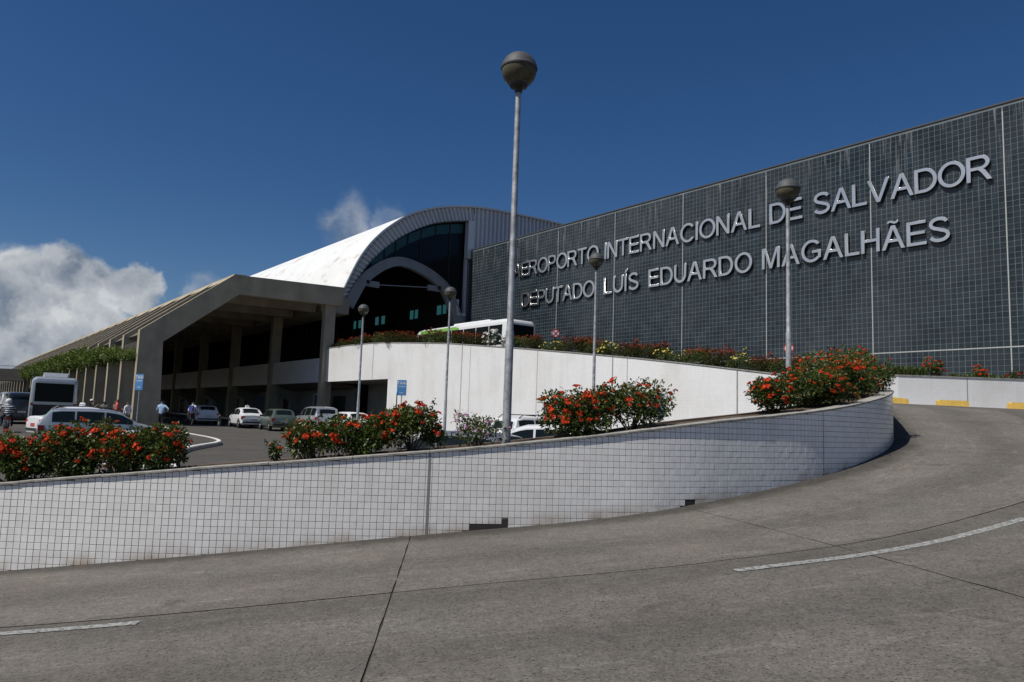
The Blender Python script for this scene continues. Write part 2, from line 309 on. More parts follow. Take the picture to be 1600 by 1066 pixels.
# ------------------------------------------------------------------ mesh helpers
class MB:
    def __init__(s): s.v = []; s.f = []; s.m = []; s.uv = None; s.var = None
    def add(s, vs, fs, mi=0):
        o = len(s.v); s.v += [tuple(p) for p in vs]; s.f += [tuple(i + o for i in f) for f in fs]; s.m += [mi] * len(fs)
    def box(s, c, d, mi=0, rot=None):
        hx, hy, hz = d[0] / 2, d[1] / 2, d[2] / 2
        vs = [Vector((x, y, z)) for x in (-hx, hx) for y in (-hy, hy) for z in (-hz, hz)]
        if rot is not None: vs = [rot @ p for p in vs]
        vs = [p + Vector(c) for p in vs]
        s.add(vs, [(0, 1, 3, 2), (4, 6, 7, 5), (0, 4, 5, 1), (2, 3, 7, 6), (0, 2, 6, 4), (1, 5, 7, 3)], mi)
    def bb(s, x0, x1, y0, y1, z0, z1, mi=0): s.box(((x0 + x1) / 2, (y0 + y1) / 2, (z0 + z1) / 2), (x1 - x0, y1 - y0, z1 - z0), mi)
    def prism(s, poly, axis, a, b, mi=0):
        """poly of 2-D points extruded from a to b; axis 'y': poly=(x,z); 'z': poly=(x,y); 'x': poly=(y,z)"""
        def P(p, t): return (p[0], t, p[1]) if axis == 'y' else ((p[0], p[1], t) if axis == 'z' else (t, p[0], p[1]))
        n = len(poly); vs = [P(p, a) for p in poly] + [P(p, b) for p in poly]
        fs = [tuple(range(n - 1, -1, -1)), tuple(range(n, 2 * n))] + [(i, (i + 1) % n, n + (i + 1) % n, n + i) for i in range(n)]
        s.add(vs, fs, mi)
    def tube(s, pts, rad, n=8, mi=0, cap=True):
        pts = [Vector(p) for p in pts]; rad = rad if isinstance(rad, (list, tuple)) else [rad] * len(pts)
        o = len(s.v); prev = None
        for i, p in enumerate(pts):
            t = (pts[min(i + 1, len(pts) - 1)] - pts[max(i - 1, 0)]).normalized()
            if prev is None: a = t.orthogonal().normalized()
            else:
                a = prev - t * prev.dot(t); a = a.normalized() if a.length > 1e-6 else t.orthogonal().normalized()
            prev = a; b = t.cross(a)
            for k in range(n):
                an = 2 * math.pi * k / n; s.v.append(tuple(p + (a * math.cos(an) + b * math.sin(an)) * rad[i]))
        for i in range(len(pts) - 1):
            for k in range(n):
                s.f.append((o + i * n + k, o + i * n + (k + 1) % n, o + (i + 1) * n + (k + 1) % n, o + (i + 1) * n + k)); s.m.append(mi)
        if cap:
            s.f.append(tuple(o + k for k in range(n - 1, -1, -1))); s.m.append(mi)
            e = o + (len(pts) - 1) * n; s.f.append(tuple(e + k for k in range(n))); s.m.append(mi)
    def lathe(s, prof, n=24, c=(0, 0, 0), mi=0, axis='z'):
        o = len(s.v)
        for r, z in prof:
            for k in range(n):
                a = 2 * math.pi * k / n; x, y = r * math.cos(a), r * math.sin(a)
                p = (x, y, z) if axis == 'z' else (x, z, y)
                s.v.append((p[0] + c[0], p[1] + c[1], p[2] + c[2]))
        for i in range(len(prof) - 1):
            for k in range(n):
                s.f.append((o + i * n + k, o + i * n + (k + 1) % n, o + (i + 1) * n + (k + 1) % n, o + (i + 1) * n + k)); s.m.append(mi)
    def grid(s, rows, mi=0, closed=False):
        o = len(s.v); nr = len(rows); nc = len(rows[0])
        for r in rows: s.v += [tuple(p) for p in r]
        for i in range(nr - 1):
            for k in range(nc if closed else nc - 1):
                k2 = (k + 1) % nc
                s.f.append((o + i * nc + k, o + i * nc + k2, o + (i + 1) * nc + k2, o + (i + 1) * nc + k)); s.m.append(mi)
    def build(s, name, mats, parent=None, smooth=False, off=None):
        if not isinstance(mats, (list, tuple)): mats = [mats]
        vs = s.v
        if off is not None: vs = [(a - off[0], b - off[1], c - off[2]) for a, b, c in vs]
        me = bpy.data.meshes.new(name); me.from_pydata(vs, [], s.f)
        for m in mats: me.materials.append(m if not isinstance(m, str) else M[m])
        if len(mats) > 1: me.polygons.foreach_set('material_index', s.m)
        if s.uv is not None:
            l = me.uv_layers.new(name='sd'); arr = np.array(s.uv, dtype=np.float32)
            idx = np.zeros(len(me.loops), dtype=np.int32); me.loops.foreach_get('vertex_index', idx)
            l.data.foreach_set('uv', arr[idx].ravel())
        if s.var is not None:
            at = me.attributes.new('var', 'FLOAT', 'POINT'); at.data.foreach_set('value', np.array(s.var, dtype=np.float32))
        me.update()
        if smooth:
            me.polygons.foreach_set('use_smooth', [True] * len(me.polygons))
        return obj(name, me, parent)

def obj(name, me, parent=None):
    o = bpy.data.objects.new(name, me); COL.objects.link(o)
    if parent is not None: o.parent = parent
    return o

def tag(o, label=None, cat=None, group=None, kind=None):
    if label: o['label'] = label
    if cat: o['category'] = cat
    if group: o['group'] = group
    if kind: o['kind'] = kind
    return o

def thing(name, label, cat, loc=(0, 0, 0), rotz=0., group=None):
    o = bpy.data.objects.new(name, None); COL.objects.link(o); o.empty_display_size = .3
    o.location = loc; o.rotation_euler = (0, 0, rotz)
    return tag(o, label, cat, group)

def smooth_by_angle(o, ang=35):
    me = o.data; me.polygons.foreach_set('use_smooth', [True] * len(me.polygons))
    bm = bmesh.new(); bm.from_mesh(me)
    for e in bm.edges:
        if len(e.link_faces) == 2 and e.calc_face_angle(0) > R_(ang): e.smooth = False
    bm.to_mesh(me); bm.free()

# building axes: w runs right-and-away, u runs left-and-away (parallel to every long wall of the airport)
BROT = math.atan2(.616, .788); CU, SU = math.cos(BROT), math.sin(BROT)
def L(w, u, z): return Vector((w * CU - u * SU, w * SU + u * CU, z))
def bthing(name, label, cat, w, u, z, group=None):
    o = thing(name, label, cat, L(w, u, z), BROT, group); o['_off'] = (w, u, z); return o
def bpart(mb, name, mats, parent, smooth=False): return mb.build(name, mats, parent, smooth, off=tuple(parent['_off']))

# ------------------------------------------------------------------ the ramp's plan: face of the curved wall, then the long white wall
WP = np.array([(-20, 12.6, -4.0, -2.75), (-16, 11.9, -3.45, -2.2), (-12, 11.3, -2.97, -1.7), (-9.5, 11.05, -2.67, -1.4), (-7.3, 10.95, -2.42, -1.15), (-4.56, 11.02, -2.12, -.85),
      (-1.26, 11.42, -1.77, -.51), (1.31, 11.87, -1.52, -.2), (3.04, 12.38, -1.29, .05), (5.32, 13.55, -.93, .33), (6.71, 14.5, -.66, .54), (7.81, 15.5, -.40, .76), (8.6, 16.6, -.2, .93),
      (9.3, 18, 0, 1.07), (10.4, 20.6, .42, 1.3), (11.2, 22.8, .74, 1.5), (11.65, 24.6, .92, 1.65), (11.45, 26.4, 1.12, 1.83), (11.0, 27.0, 1.18, 1.9)])
def catmull(P, n=60):
    out = []
    for i in range(len(P) - 1):
        p0 = P[max(i - 1, 0)]; p1 = P[i]; p2 = P[i + 1]; p3 = P[min(i + 2, len(P) - 1)]
        for t in np.linspace(0, 1, n, endpoint=False):
            out.append(.5 * (2 * p1 + (p2 - p0) * t + (2 * p0 - 5 * p1 + 4 * p2 - p3) * t * t + (3 * p1 - p0 - 3 * p2 + p3) * t ** 3))
    out.append(P[-1]); return np.array(out)
_C = catmull(WP)
WALL_S = float(np.hypot(*np.diff(_C[:, :2], axis=0).T).sum())
FAR = [(17, 1.42, 2.25), (20, 1.78, 2.62), (22.8, 2.2, 3.0), (27.1, 2.6, 3.48), (32.3, 3.1, 4.03), (38.9, 3.7, 4.68), (43.7, 4.1, 5.01), (48.3, 4.35, 5.3), (53, 4.4, 5.38), (58, 4.42, 5.36), (80, 4.45, 5.36), (180, 4.5, 5.36)]
_E = []
for u_, zb, zt in FAR:
    p = L(25.3, u_, 0); _E.append((p.x, p.y, zb, zt))
_P = np.vstack([_C, np.array(_E)])
PS = np.r_[0, np.cumsum(np.hypot(*np.diff(_P[:, :2], axis=0).T))]
_T = np.gradient(_P[:, :2], PS, axis=0); _T /= np.linalg.norm(_T, axis=1)[:, None]
def at_s(s):
    x, y, zb, zt = (float(np.interp(s, PS, _P[:, k])) for k in range(4))
    e = .08
    tx = float(np.interp(s + e, PS, _P[:, 0]) - np.interp(s - e, PS, _P[:, 0])); ty = float(np.interp(s + e, PS, _P[:, 1]) - np.interp(s - e, PS, _P[:, 1]))
    l = math.hypot(tx, ty) or 1
    return x, y, zb, zt, tx / l, ty / l
def ramp_pt(s, d, dz=0.):
    x, y, zb, zt, tx, ty = at_s(s); return (x + ty * d, y - tx * d, zb + dz)
def lot_z(x, y): return -1.84 + .015 * (y - 12)

# ------------------------------------------------------------------ setting: ground, ramp, lot
g = MB(); g.add([(-2500, -2500, -5.2), (2500, -2500, -5.2), (2500, 2500, -5.2), (-2500, 2500, -5.2)], [(0, 1, 2, 3)])
tag(g.build('ground', 'earth'), kind='structure')

def jskew(s, d): return s - .062 * max(d, 0) * min(max((32 - s) / 5, 0), 1)
def ramp_patch(s0, s1, d0, d1, dz, name, mat, parent, ns=None, ndv=None, kind=None):
    mb = MB(); mb.uv = []
    ns = ns or max(2, int((s1 - s0) / .55) + 1); ndv = ndv or max(2, int((d1 - d0) / .3) + 1)
    rows = []
    for i in range(ns + 1):
        rows.append([])
        for k in range(ndv + 1):
            d = d0 + (d1 - d0) * k / ndv
            sk = jskew if name == 'concrete_slab' else (lambda a, b: a)
            s = sk(s0, d) + (sk(s1, d) - sk(s0, d)) * i / ns
            if name == 'concrete_slab' and i in (0, ns): s += .007 * math.sin(d * 9.1 + s0 * 3) * math.sin(d * 3.7)
            if s > WALL_S: d = max(d, .33)
            rows[-1].append(ramp_pt(s, d, dz)); mb.uv.append((s, d))
    mb.grid(rows); mb.f = [tuple(reversed(f)) for f in mb.f]
    return mb.build(name, mat, parent)

ramp = ramp_patch(0, PS[-1], -.1, 19.5, -.013, 'ramp_road', 'jointfill', None, ns=220, ndv=10)
tag(ramp, kind='structure')
JS = [0.05, 9.3] + [18.72, 23.14, 29.6] + [34.5 + k * 5.2 for k in range(10)]
DJ = [-.05, 3.56, 8.2, 12.9, 19.4]
for i in range(len(JS) - 1):
    for k in range(4):
        jit = random.uniform(-.002, .002)
        ramp_patch(JS[i] + (.008 if i == 2 else .004), JS[i + 1] - (.008 if i == 1 else .004), DJ[k] + (.013 if k else 0), DJ[k + 1] - .013, jit, 'concrete_slab', 'ramp', ramp)
ramp_patch(JS[-1] + .01, PS[-1], -.05, 17.2, 0, 'deck_surface', 'ramp', ramp, ns=60, ndv=8)
from mathutils.bvhtree import BVHTree
_bv, _bf = [], []
for _c in ramp.children:
    _o0 = len(_bv); _bv += [v.co.copy() for v in _c.data.vertices]; _bf += [tuple(i + _o0 for i in p.vertices) for p in _c.data.polygons]
RBVH = BVHTree.FromPolygons(_bv, _bf)
def dash(s0, s1, d, w=.13):
    o = ramp_patch(s0, s1, d - w / 2, d + w / 2, .006, 'lane_marking', 'paint', ramp, ns=14, ndv=1); return o
dash(13.2, 16.26, 3.82); dash(21.74, 25.2, 4.07); dash(29.5, 32.8, 4.07)
# worn paint
def worn(m):
    nt = m.node_tree; lk = nt.links.new; b = bsdf(m); src = b.inputs['Base Color'].links[0].from_socket
    g_ = nd(nt, 'ShaderNodeNewGeometry'); nz = nd(nt, 'ShaderNodeTexNoise'); nz.inputs['Scale'].default_value = 26; nz.inputs['Detail'].default_value = 5; lk(g_.outputs['Position'], nz.inputs['Vector'])
    mr = nd(nt, 'ShaderNodeMapRange'); mr.inputs['From Min'].default_value = .44; mr.inputs['From Max'].default_value = .62; lk(nz.outputs['Fac'], mr.inputs['Value'])
    mx = nd(nt, 'ShaderNodeMixRGB'); lk(mr.outputs[0], mx.inputs[0]); lk(src, mx.inputs[1]); mx.inputs[2].default_value = (.10, .115, .105, 1); lk(mx.outputs[0], b.inputs['Base Color'])
worn(M['paint'])

# lower car park
poly = []
for s in np.linspace(0, WALL_S, 70):
    x, y, zb, zt, tx, ty = at_s(s); poly.append((x - ty * .2, y + tx * .2))
for u_, w_ in [(16, 25.4), (46.2, 25.4), (46.2, 31), (260, 31)]:
    p = L(w_, u_, 0); poly.append((p.x, p.y))
poly += [(-260, 230), (-200, 14), (-60, 13)]
lot = MB(); lot.add([(x, y, lot_z(x, y)) for x, y in poly], [tuple(range(len(poly)))])
tag(lot.build('parking_lot', 'asphalt'), kind='structure')

# kerbed island in the car park
def onlot(pts): return [(x, y, lot_z(x, y)) for x, y in pts]
isl_r = catmull(np.array([(-22.5, 48.0), (-20.4, 44.5), (-17.2, 39.6), (-14.8, 36.4), (-13.35, 34.0), (-12.75, 32.2), (-12.55, 30.3), (-12.2, 28.0), (-11.4, 25.6), (-10.2, 22.5), (-8.8, 19.5)]), 6)
isl_l = [(-9.6, 19.3), (-11.6, 24), (-14.2, 30.0), (-17.6, 36.5), (-23.5, 47.5)]
mi = MB(); ring = [tuple(p) for p in isl_r] + isl_l
mi.add([(x, y, lot_z(x, y) + .145) for x, y in ring], [tuple(range(len(ring)))])
isl = tag(mi.build('traffic_island', M['asphalt']), kind='structure')
kb = MB(); rows = []
for i in range(len(isl_r)):
    p = isl_r[i]; t = isl_r[min(i + 1, len(isl_r) - 1)] - isl_r[max(i - 1, 0)]; t /= np.linalg.norm(t); n = np.array([-t[1], t[0]])   # n points into the road
    z = lot_z(*p); a = p + n * .0; b = p + n * .16; c = p + n * .2
    rows.append([(a[0], a[1], z + .05), (a[0], a[1], z + .17), (b[0], b[1], z + .17), (c[0], c[1], z + .13), (c[0], c[1], z - .05)])
kb.grid(rows); kb.m = [(0 if (i % 4) in (0, 1) else 1) for i in range(len(kb.f))]
kb.f = [tuple(reversed(f)) for f in kb.f]
kb.build('kerb', ['kerbwhite', 'kerbgrey'], isl)

# ------------------------------------------------------------------ foreground curved tiled wall
wall = thing('retaining_wall', 'low curved white tiled wall along the ramp in the foreground', 'wall', (at_s(0)[0], at_s(0)[1], -4.0))
wo = tuple(wall.location)
core = MB(); rows = []
for s in np.linspace(0, WALL_S, 260):
    x, y, zb, zt, tx, ty = at_s(s)
    f = (x, y); b = (x - ty * .22, y + tx * .22)
    rows.append([(f[0], f[1], zb - .4), (f[0], f[1], zt - .03), (b[0], b[1], zt - .03), (b[0], b[1], zb - .4)])
core.grid(rows); core.build('wall_core', 'grout', wall, off=wo)
# coping stones
s = 0.0
while s < WALL_S - .2:
    e = min(s + 1.18 + random.uniform(-.05, .05), WALL_S); mb = MB(); rows = []
    j = random.uniform(-.004, .004); jz = random.uniform(-.004, .004)
    for t in np.linspace(s + .004, e - .004, 7):
        x, y, zb, zt, tx, ty = at_s(t)
        def q(d, z): return (x + ty * d, y - tx * d, z)
        zt += jz
        rows.append([q(.026 + j, zt - .035), q(.03 + j, zt - .03), q(.03 + j, zt - .006), q(.022 + j, zt), q(-.24, zt), q(-.24, zt - .035)])
    mb.grid(rows, closed=True)
    mb.f.append(tuple(range(5, -1, -1))); mb.m.append(0); mb.f.append(tuple(36 + k for k in range(6))); mb.m.append(0)
    mb.build('coping_stone', 'coping', wall, off=wo); s = e
# tiles, rows level
TP = .1; gap = .0062; th_ = .004
tm = MB(); hw = (TP - gap) / 2
tm.add([(-hw, 0, -hw), (hw, 0, -hw), (hw, 0, hw), (-hw, 0, hw), (-hw + .002, -th_, -hw + .002), (hw - .002, -th_, -hw + .002), (hw - .002, -th_, hw - .002), (-hw + .002, -th_, hw - .002)],
       [(4, 5, 6, 7), (0, 1, 5, 4), (1, 2, 6, 5), (2, 3, 7, 6), (3, 0, 4, 7)])
_o = tm.build('tile', 'wtile', wall); TILE_ME = _o.data; bpy.data.objects.remove(_o)
SJ = [18.95, 26.55]                                    # expansion joints of the wall
missing = set()
stuff = MB(); stuff.var = []; ntile = 0; cand = []; LOW = []
ncol = int(WALL_S / TP)
for i in range(60, ncol):
    sc_ = (i + .5) * TP
    x, y, zb, zt, tx, ty = at_s(sc_); n_ = Vector((ty, -tx, 0))
    k0 = math.floor((zb - .02) / TP)
    k = k0
    while k * TP < zt - .045:
        zc = (k + .5) * TP; top = min(k * TP + TP - gap / 2, zt - .04); bot = k * TP + gap / 2
        if top - bot > .012:
            low = bot < zb + .075
            gone = (bot < zb + .008 and (19.5 < sc_ < 20.2 or 23.15 < sc_ < 23.42)) or (20.0 < sc_ < 20.2 and bot < zb + .06)
            if not gone: cand.append((i, k, sc_, x, y, tx, ty, bot, top))
        k += 1
full = [c for c in cand if c[8] - c[7] > TP - gap - .001 and 12.9 < c[2] < 15.9 and c[7] > at_s(c[2])[2] + .2]
full.sort(key=lambda c: c[2]); single = set((c[0], c[1]) for c in full[:300])
for (i, k, sc_, x, y, tx, ty, bot, top) in cand:
    tj = random.uniform(-.012, .012); pr = random.uniform(0, .0015)
    if (i, k) in single:
        o = obj('tile', TILE_ME, wall)
        o.location = (x + ty * pr - wo[0], y - tx * pr - wo[1], (k + .5) * TP - wo[2]); o.rotation_euler = (random.uniform(-.01, .01), 0, math.atan2(ty, tx) + tj)
    else:
        c, s_ = math.cos(math.atan2(ty, tx) + tj), math.sin(math.atan2(ty, tx) + tj)
        def q(a, d, z): return (x + c * a + s_ * d, y + s_ * a - c * d, z)
        vs = [q(-hw, 0, bot), q(hw, 0, bot), q(hw, 0, top), q(-hw, 0, top), q(-hw + .002, th_ + pr, bot + .002), q(hw - .002, th_ + pr, bot + .002), q(hw - .002, th_ + pr, top - .002), q(-hw + .002, th_ + pr, top - .002)]
        stuff.add(vs, [(4, 5, 6, 7), (0, 1, 5, 4), (1, 2, 6, 5), (2, 3, 7, 6), (3, 0, 4, 7)]); stuff.var += [random.random()] * 8; zb_ = at_s(sc_)[2]; LOW += [max(0., 1 - (v_[2] - zb_) / .2) for v_ in vs]
wt = tag(stuff.build('wall_tile', 'wtile', wall, off=wo), kind='stuff')
lowv = np.array(LOW, dtype=np.float32); at_ = wt.data.attributes.new('low', 'FLOAT', 'POINT'); at_.data.foreach_set('value', lowv)
mb = MB()
for a, b in ((19.46, 20.24), (23.1, 23.46)):
    rws = []
    for t in np.linspace(a, b, 6):
        x, y, zb, zt, tx, ty = at_s(t); rws.append([(x + ty * .0015, y - tx * .0015, zb - .1), (x + ty * .0015, y - tx * .0015, zb + .13)])
    mb.grid(rws)
tag(mb.build('exposed_mortar', 'jointfill', wall, off=wo), kind='stuff')
for sj, wd_, mt in ((SJ[0], .02, 'concrete2'), (SJ[1], .008, 'kerbgrey')):
    mb = MB(); x, y, zb, zt, tx, ty = at_s(sj)
    def q(a, d, z): return (x + tx * a + ty * d, y + ty * a - tx * d, z)
    mb.grid([[q(-wd_, .008, zb - .1), q(-wd_, .008, zt - .04)], [q(wd_, .008, zb - .1), q(wd_, .008, zt - .04)]])
    mb.build('expansion_joint', mt, wall, off=wo)

# planting bed behind the wall and its inner kerb
bed = MB(); rows = []
for s in np.linspace(8, WALL_S - 1.5, 160):
    x, y, zb, zt, tx, ty = at_s(s); wv = 1.0
    def q(d, z): return (x - ty * d, y + tx * d, z)
    rows.append([q(.2, zt - .05), q(.45, zt - .03 + .02 * math.sin(s * 5)), q(.75, zt - .02 + .02 * math.sin(s * 3.1)), q(wv, zt - .04)])
bed.grid(rows); tag(bed.build('planting_bed', 'soil', smooth=True), kind='structure')
kb = MB(); rows = []
for s in np.linspace(8, WALL_S - 1.5, 160):
    x, y, zb, zt, tx, ty = at_s(s)
    def q(d, z): return (x - ty * d, y + tx * d, z)
    rows.append([q(1.0, zt - .2), q(1.0, zt + .0), q(1.1, zt + .0), q(1.1, -2.2 if zt < 2 else 0)])
kb.grid(rows)
tag(kb.build('planter_kerb', 'soilkerb'), 'brown inner kerb behind the shrubs on the curved foreground wall', 'kerb')
tip = MB(); ring = []
for s in np.linspace(31, WALL_S, 50):
    x, y, zb, zt, tx, ty = at_s(s); ring.append((x - ty * .2, y + tx * .2, zt - .06))
x, y, zb, zt, tx, ty = at_s(31); q0 = [(x - ty * k, y + tx * k, zt - .06) for k in (1.2, 1.9)]
ring = ring + [tuple(L(25.2, 14.9, 1.84)), q0[1], q0[0]]
tip.add(ring, [tuple(range(len(ring)))]); tag(tip.build('tip_soil', 'soil'), kind='structure')

# ------------------------------------------------------------------ long white wall of the upper ramp
fw = bthing('ramp_wall', 'long white tiled retaining wall of the upper ramp, behind the car park', 'wall', 25.3, 36, -1.5)
fb = MB(); fb.uv = []
def wall_uv(mb, pts_rows):
    pass
us = [14.3, 16.2, 19.2, 22.8, 27.1, 32.3, 38.9, 43.7, 46.2]
def ftop(u_): return float(np.interp(u_, [14.15, 16.2, 19.25, 22.8, 27.1, 32.3, 38.9, 43.7, 48.3, 53, 57.9], [1.89, 2.14, 2.55, 3.0, 3.48, 4.03, 4.68, 5.01, 5.3, 5.39, 5.36]))
def fquad(u0, u1, z0a, z0b, z1a, z1b):
    o = len(fb.v); fb.v += [(25.3, u0, z0a), (25.3, u1, z0b), (25.3, u1, z1b), (25.3, u0, z1a)]
    fb.uv += [(u0, z0a), (u1, z0b), (u1, z1b), (u0, z1a)]; fb.f.append((o, o + 3, o + 2, o + 1)); fb.m.append(0)
uu = list(np.linspace(14.3, 46.2, 40))
for a, b in zip(uu[:-1], uu[1:]): fquad(a, b, -1.9, -1.9, ftop(a), ftop(b))
uu = list(np.linspace(46.2, 57.2, 10))
for a, b in zip(uu[:-1], uu[1:]): fquad(a, b, 2.62, 2.62, ftop(a), ftop(b))
bpart(fb, 'tiled_face', 'farwhite', fw)
bk = MB()
for a, b in zip(np.linspace(14.3, 57.2, 30)[:-1], np.linspace(14.3, 57.2, 30)[1:]):
    o = len(bk.v)
    za, zb_ = ftop(a), ftop(b); lo = -1.9 if b < 46.3 else 2.62
    bk.add([(25.31, a, za), (25.31, b, zb_), (25.58, b, zb_), (25.58, a, za), (25.58, a, lo), (25.58, b, lo)], [(0, 3, 2, 1), (3, 4, 5, 2)])
bpart(bk, 'wall_back', 'concrete2', fw)
cp = MB(); rows = []
for a in np.linspace(14.3, 57.2, 40):
    z = ftop(a); rows.append([(25.27, a, z), (25.27, a, z + .045), (25.6, a, z + .045), (25.6, a, z)])
cp.grid(rows, closed=True); bpart(cp, 'coping', 'coping', fw)
for uj in (48.9, 37.27, 36.38, 30.09, 24.53, 23.59, 17.62):
    mb = MB(); wd_ = .035 if uj in (48.9, 37.27, 24.53, 17.62) else .018
    mb.bb(25.294, 25.299, uj - wd_, uj + wd_, 2.7 if uj > 47 else -1.8, ftop(uj) - .02); bpart(mb, 'expansion_joint', 'kerbgrey', fw)
# recess under the wall next to the building
rc = MB()
rc.bb(25.31, 29.5, 46.2, 46.5, -1.8, 2.6)
rc2 = MB(); rc2.bb(29.2, 29.5, 46.5, 57.0, -1.8, 2.6); rc2.bb(25.32, 29.5, 46.2, 57.3, 2.6, 2.75)
bpart(rc, 'recess_side', 'farwhite', fw) if False else bpart(rc, 'recess_side', 'band', fw)
bpart(rc2, 'recess_back', 'concrete2', fw)
# planter soil strip on the wall
sb = MB(); rows = []
for a in np.linspace(14.8, 57, 40):
    z = ftop(a); rows.append([(25.58, a, z - .06), (26.9, a, z - .10), (26.9, a, z - 1.2)])
sb.grid(rows); sb.v = [tuple(L(*p)) for p in sb.v]; tag(sb.build('planter_strip', 'soil'), kind='structure')

# ------------------------------------------------------------------ dark tiled wall with the airport's name
DW = 42.6
dw = bthing('tiled_wall', 'tall dark tiled wall carrying the airport name in steel letters', 'wall', DW, 36, 1.0)
mb = MB(); mb.bb(DW, DW + 1.2, -6, 62.4, -.5, 17.36); bpart(mb, 'wall_core', 'dgrout', dw)
DT = .3; dg = .021; DJ_ = [62.2 - 6.95 * k for k in range(0, 10)]
pm_ = MB(); h_ = (DT - dg) / 2
pm_.add([(0, -h_, -h_), (0, h_, -h_), (0, h_, h_), (0, -h_, h_), (-.005, -h_ + .002, -h_ + .002), (-.005, h_ - .002, -h_ + .002), (-.005, h_ - .002, h_ - .002), (-.005, -h_ + .002, h_ - .002)],
        [(4, 7, 6, 5), (0, 4, 5, 1), (1, 5, 6, 2), (2, 6, 7, 3), (3, 7, 4, 0)])
_o = pm_.build('tile', 'dtile', dw); DTILE = _o.data; bpy.data.objects.remove(_o)
st = MB(); st.var = []
zrows = [4.58 + (k + .5) * DT + .02 for k in range(0, 43)] + [4.56 - (k + .5) * DT - .02 for k in range(0, 15)]
cols = []
for a, b in zip(DJ_[:-1], DJ_[1:]):
    n = 23; p = (a - b - .05) / n
    cols += [(b + .025 + (k + .5) * p) for k in range(n)]
cols.sort()
dsingle = 0
for ci, u_ in enumerate(cols):
    for z in zrows:
        if z + h_ > 17.34: continue
        tl = random.uniform(-.006, .006)
        if 11.8 < u_ and z > 3.0 and z < 12.5 and dsingle < 300:
            o = obj('tile', DTILE, dw); o.location = (0, u_ - 36, z - 1.0); o.rotation_euler = (0, random.uniform(-.008, .008), tl); dsingle += 1
        else:
            st.add([(DW + x + y * tl, u_ + y, z + zz) for x, y, zz in pm_.v], pm_.f); st.var += [random.random()] * 8
tag(bpart(st, 'wall_tile', 'dtile', dw), kind='stuff')
for a in DJ_[1:]:
    mb = MB(); mb.bb(DW - .008, DW, a - .022, a + .022, -.4, 17.3 - random.uniform(0, .4)); bpart(mb, 'joint_strip', 'white_strip', dw)
mb = MB(); mb.bb(DW - .007, DW, -5, 61.8, 4.545, 4.60); bpart(mb, 'joint_strip', 'white_strip', dw)
mb = MB(); mb.bb(DW - .05, DW + 1.25, -6.05, 62.45, 17.36, 17.44); bpart(mb, 'parapet_cap', 'lampcap', dw)

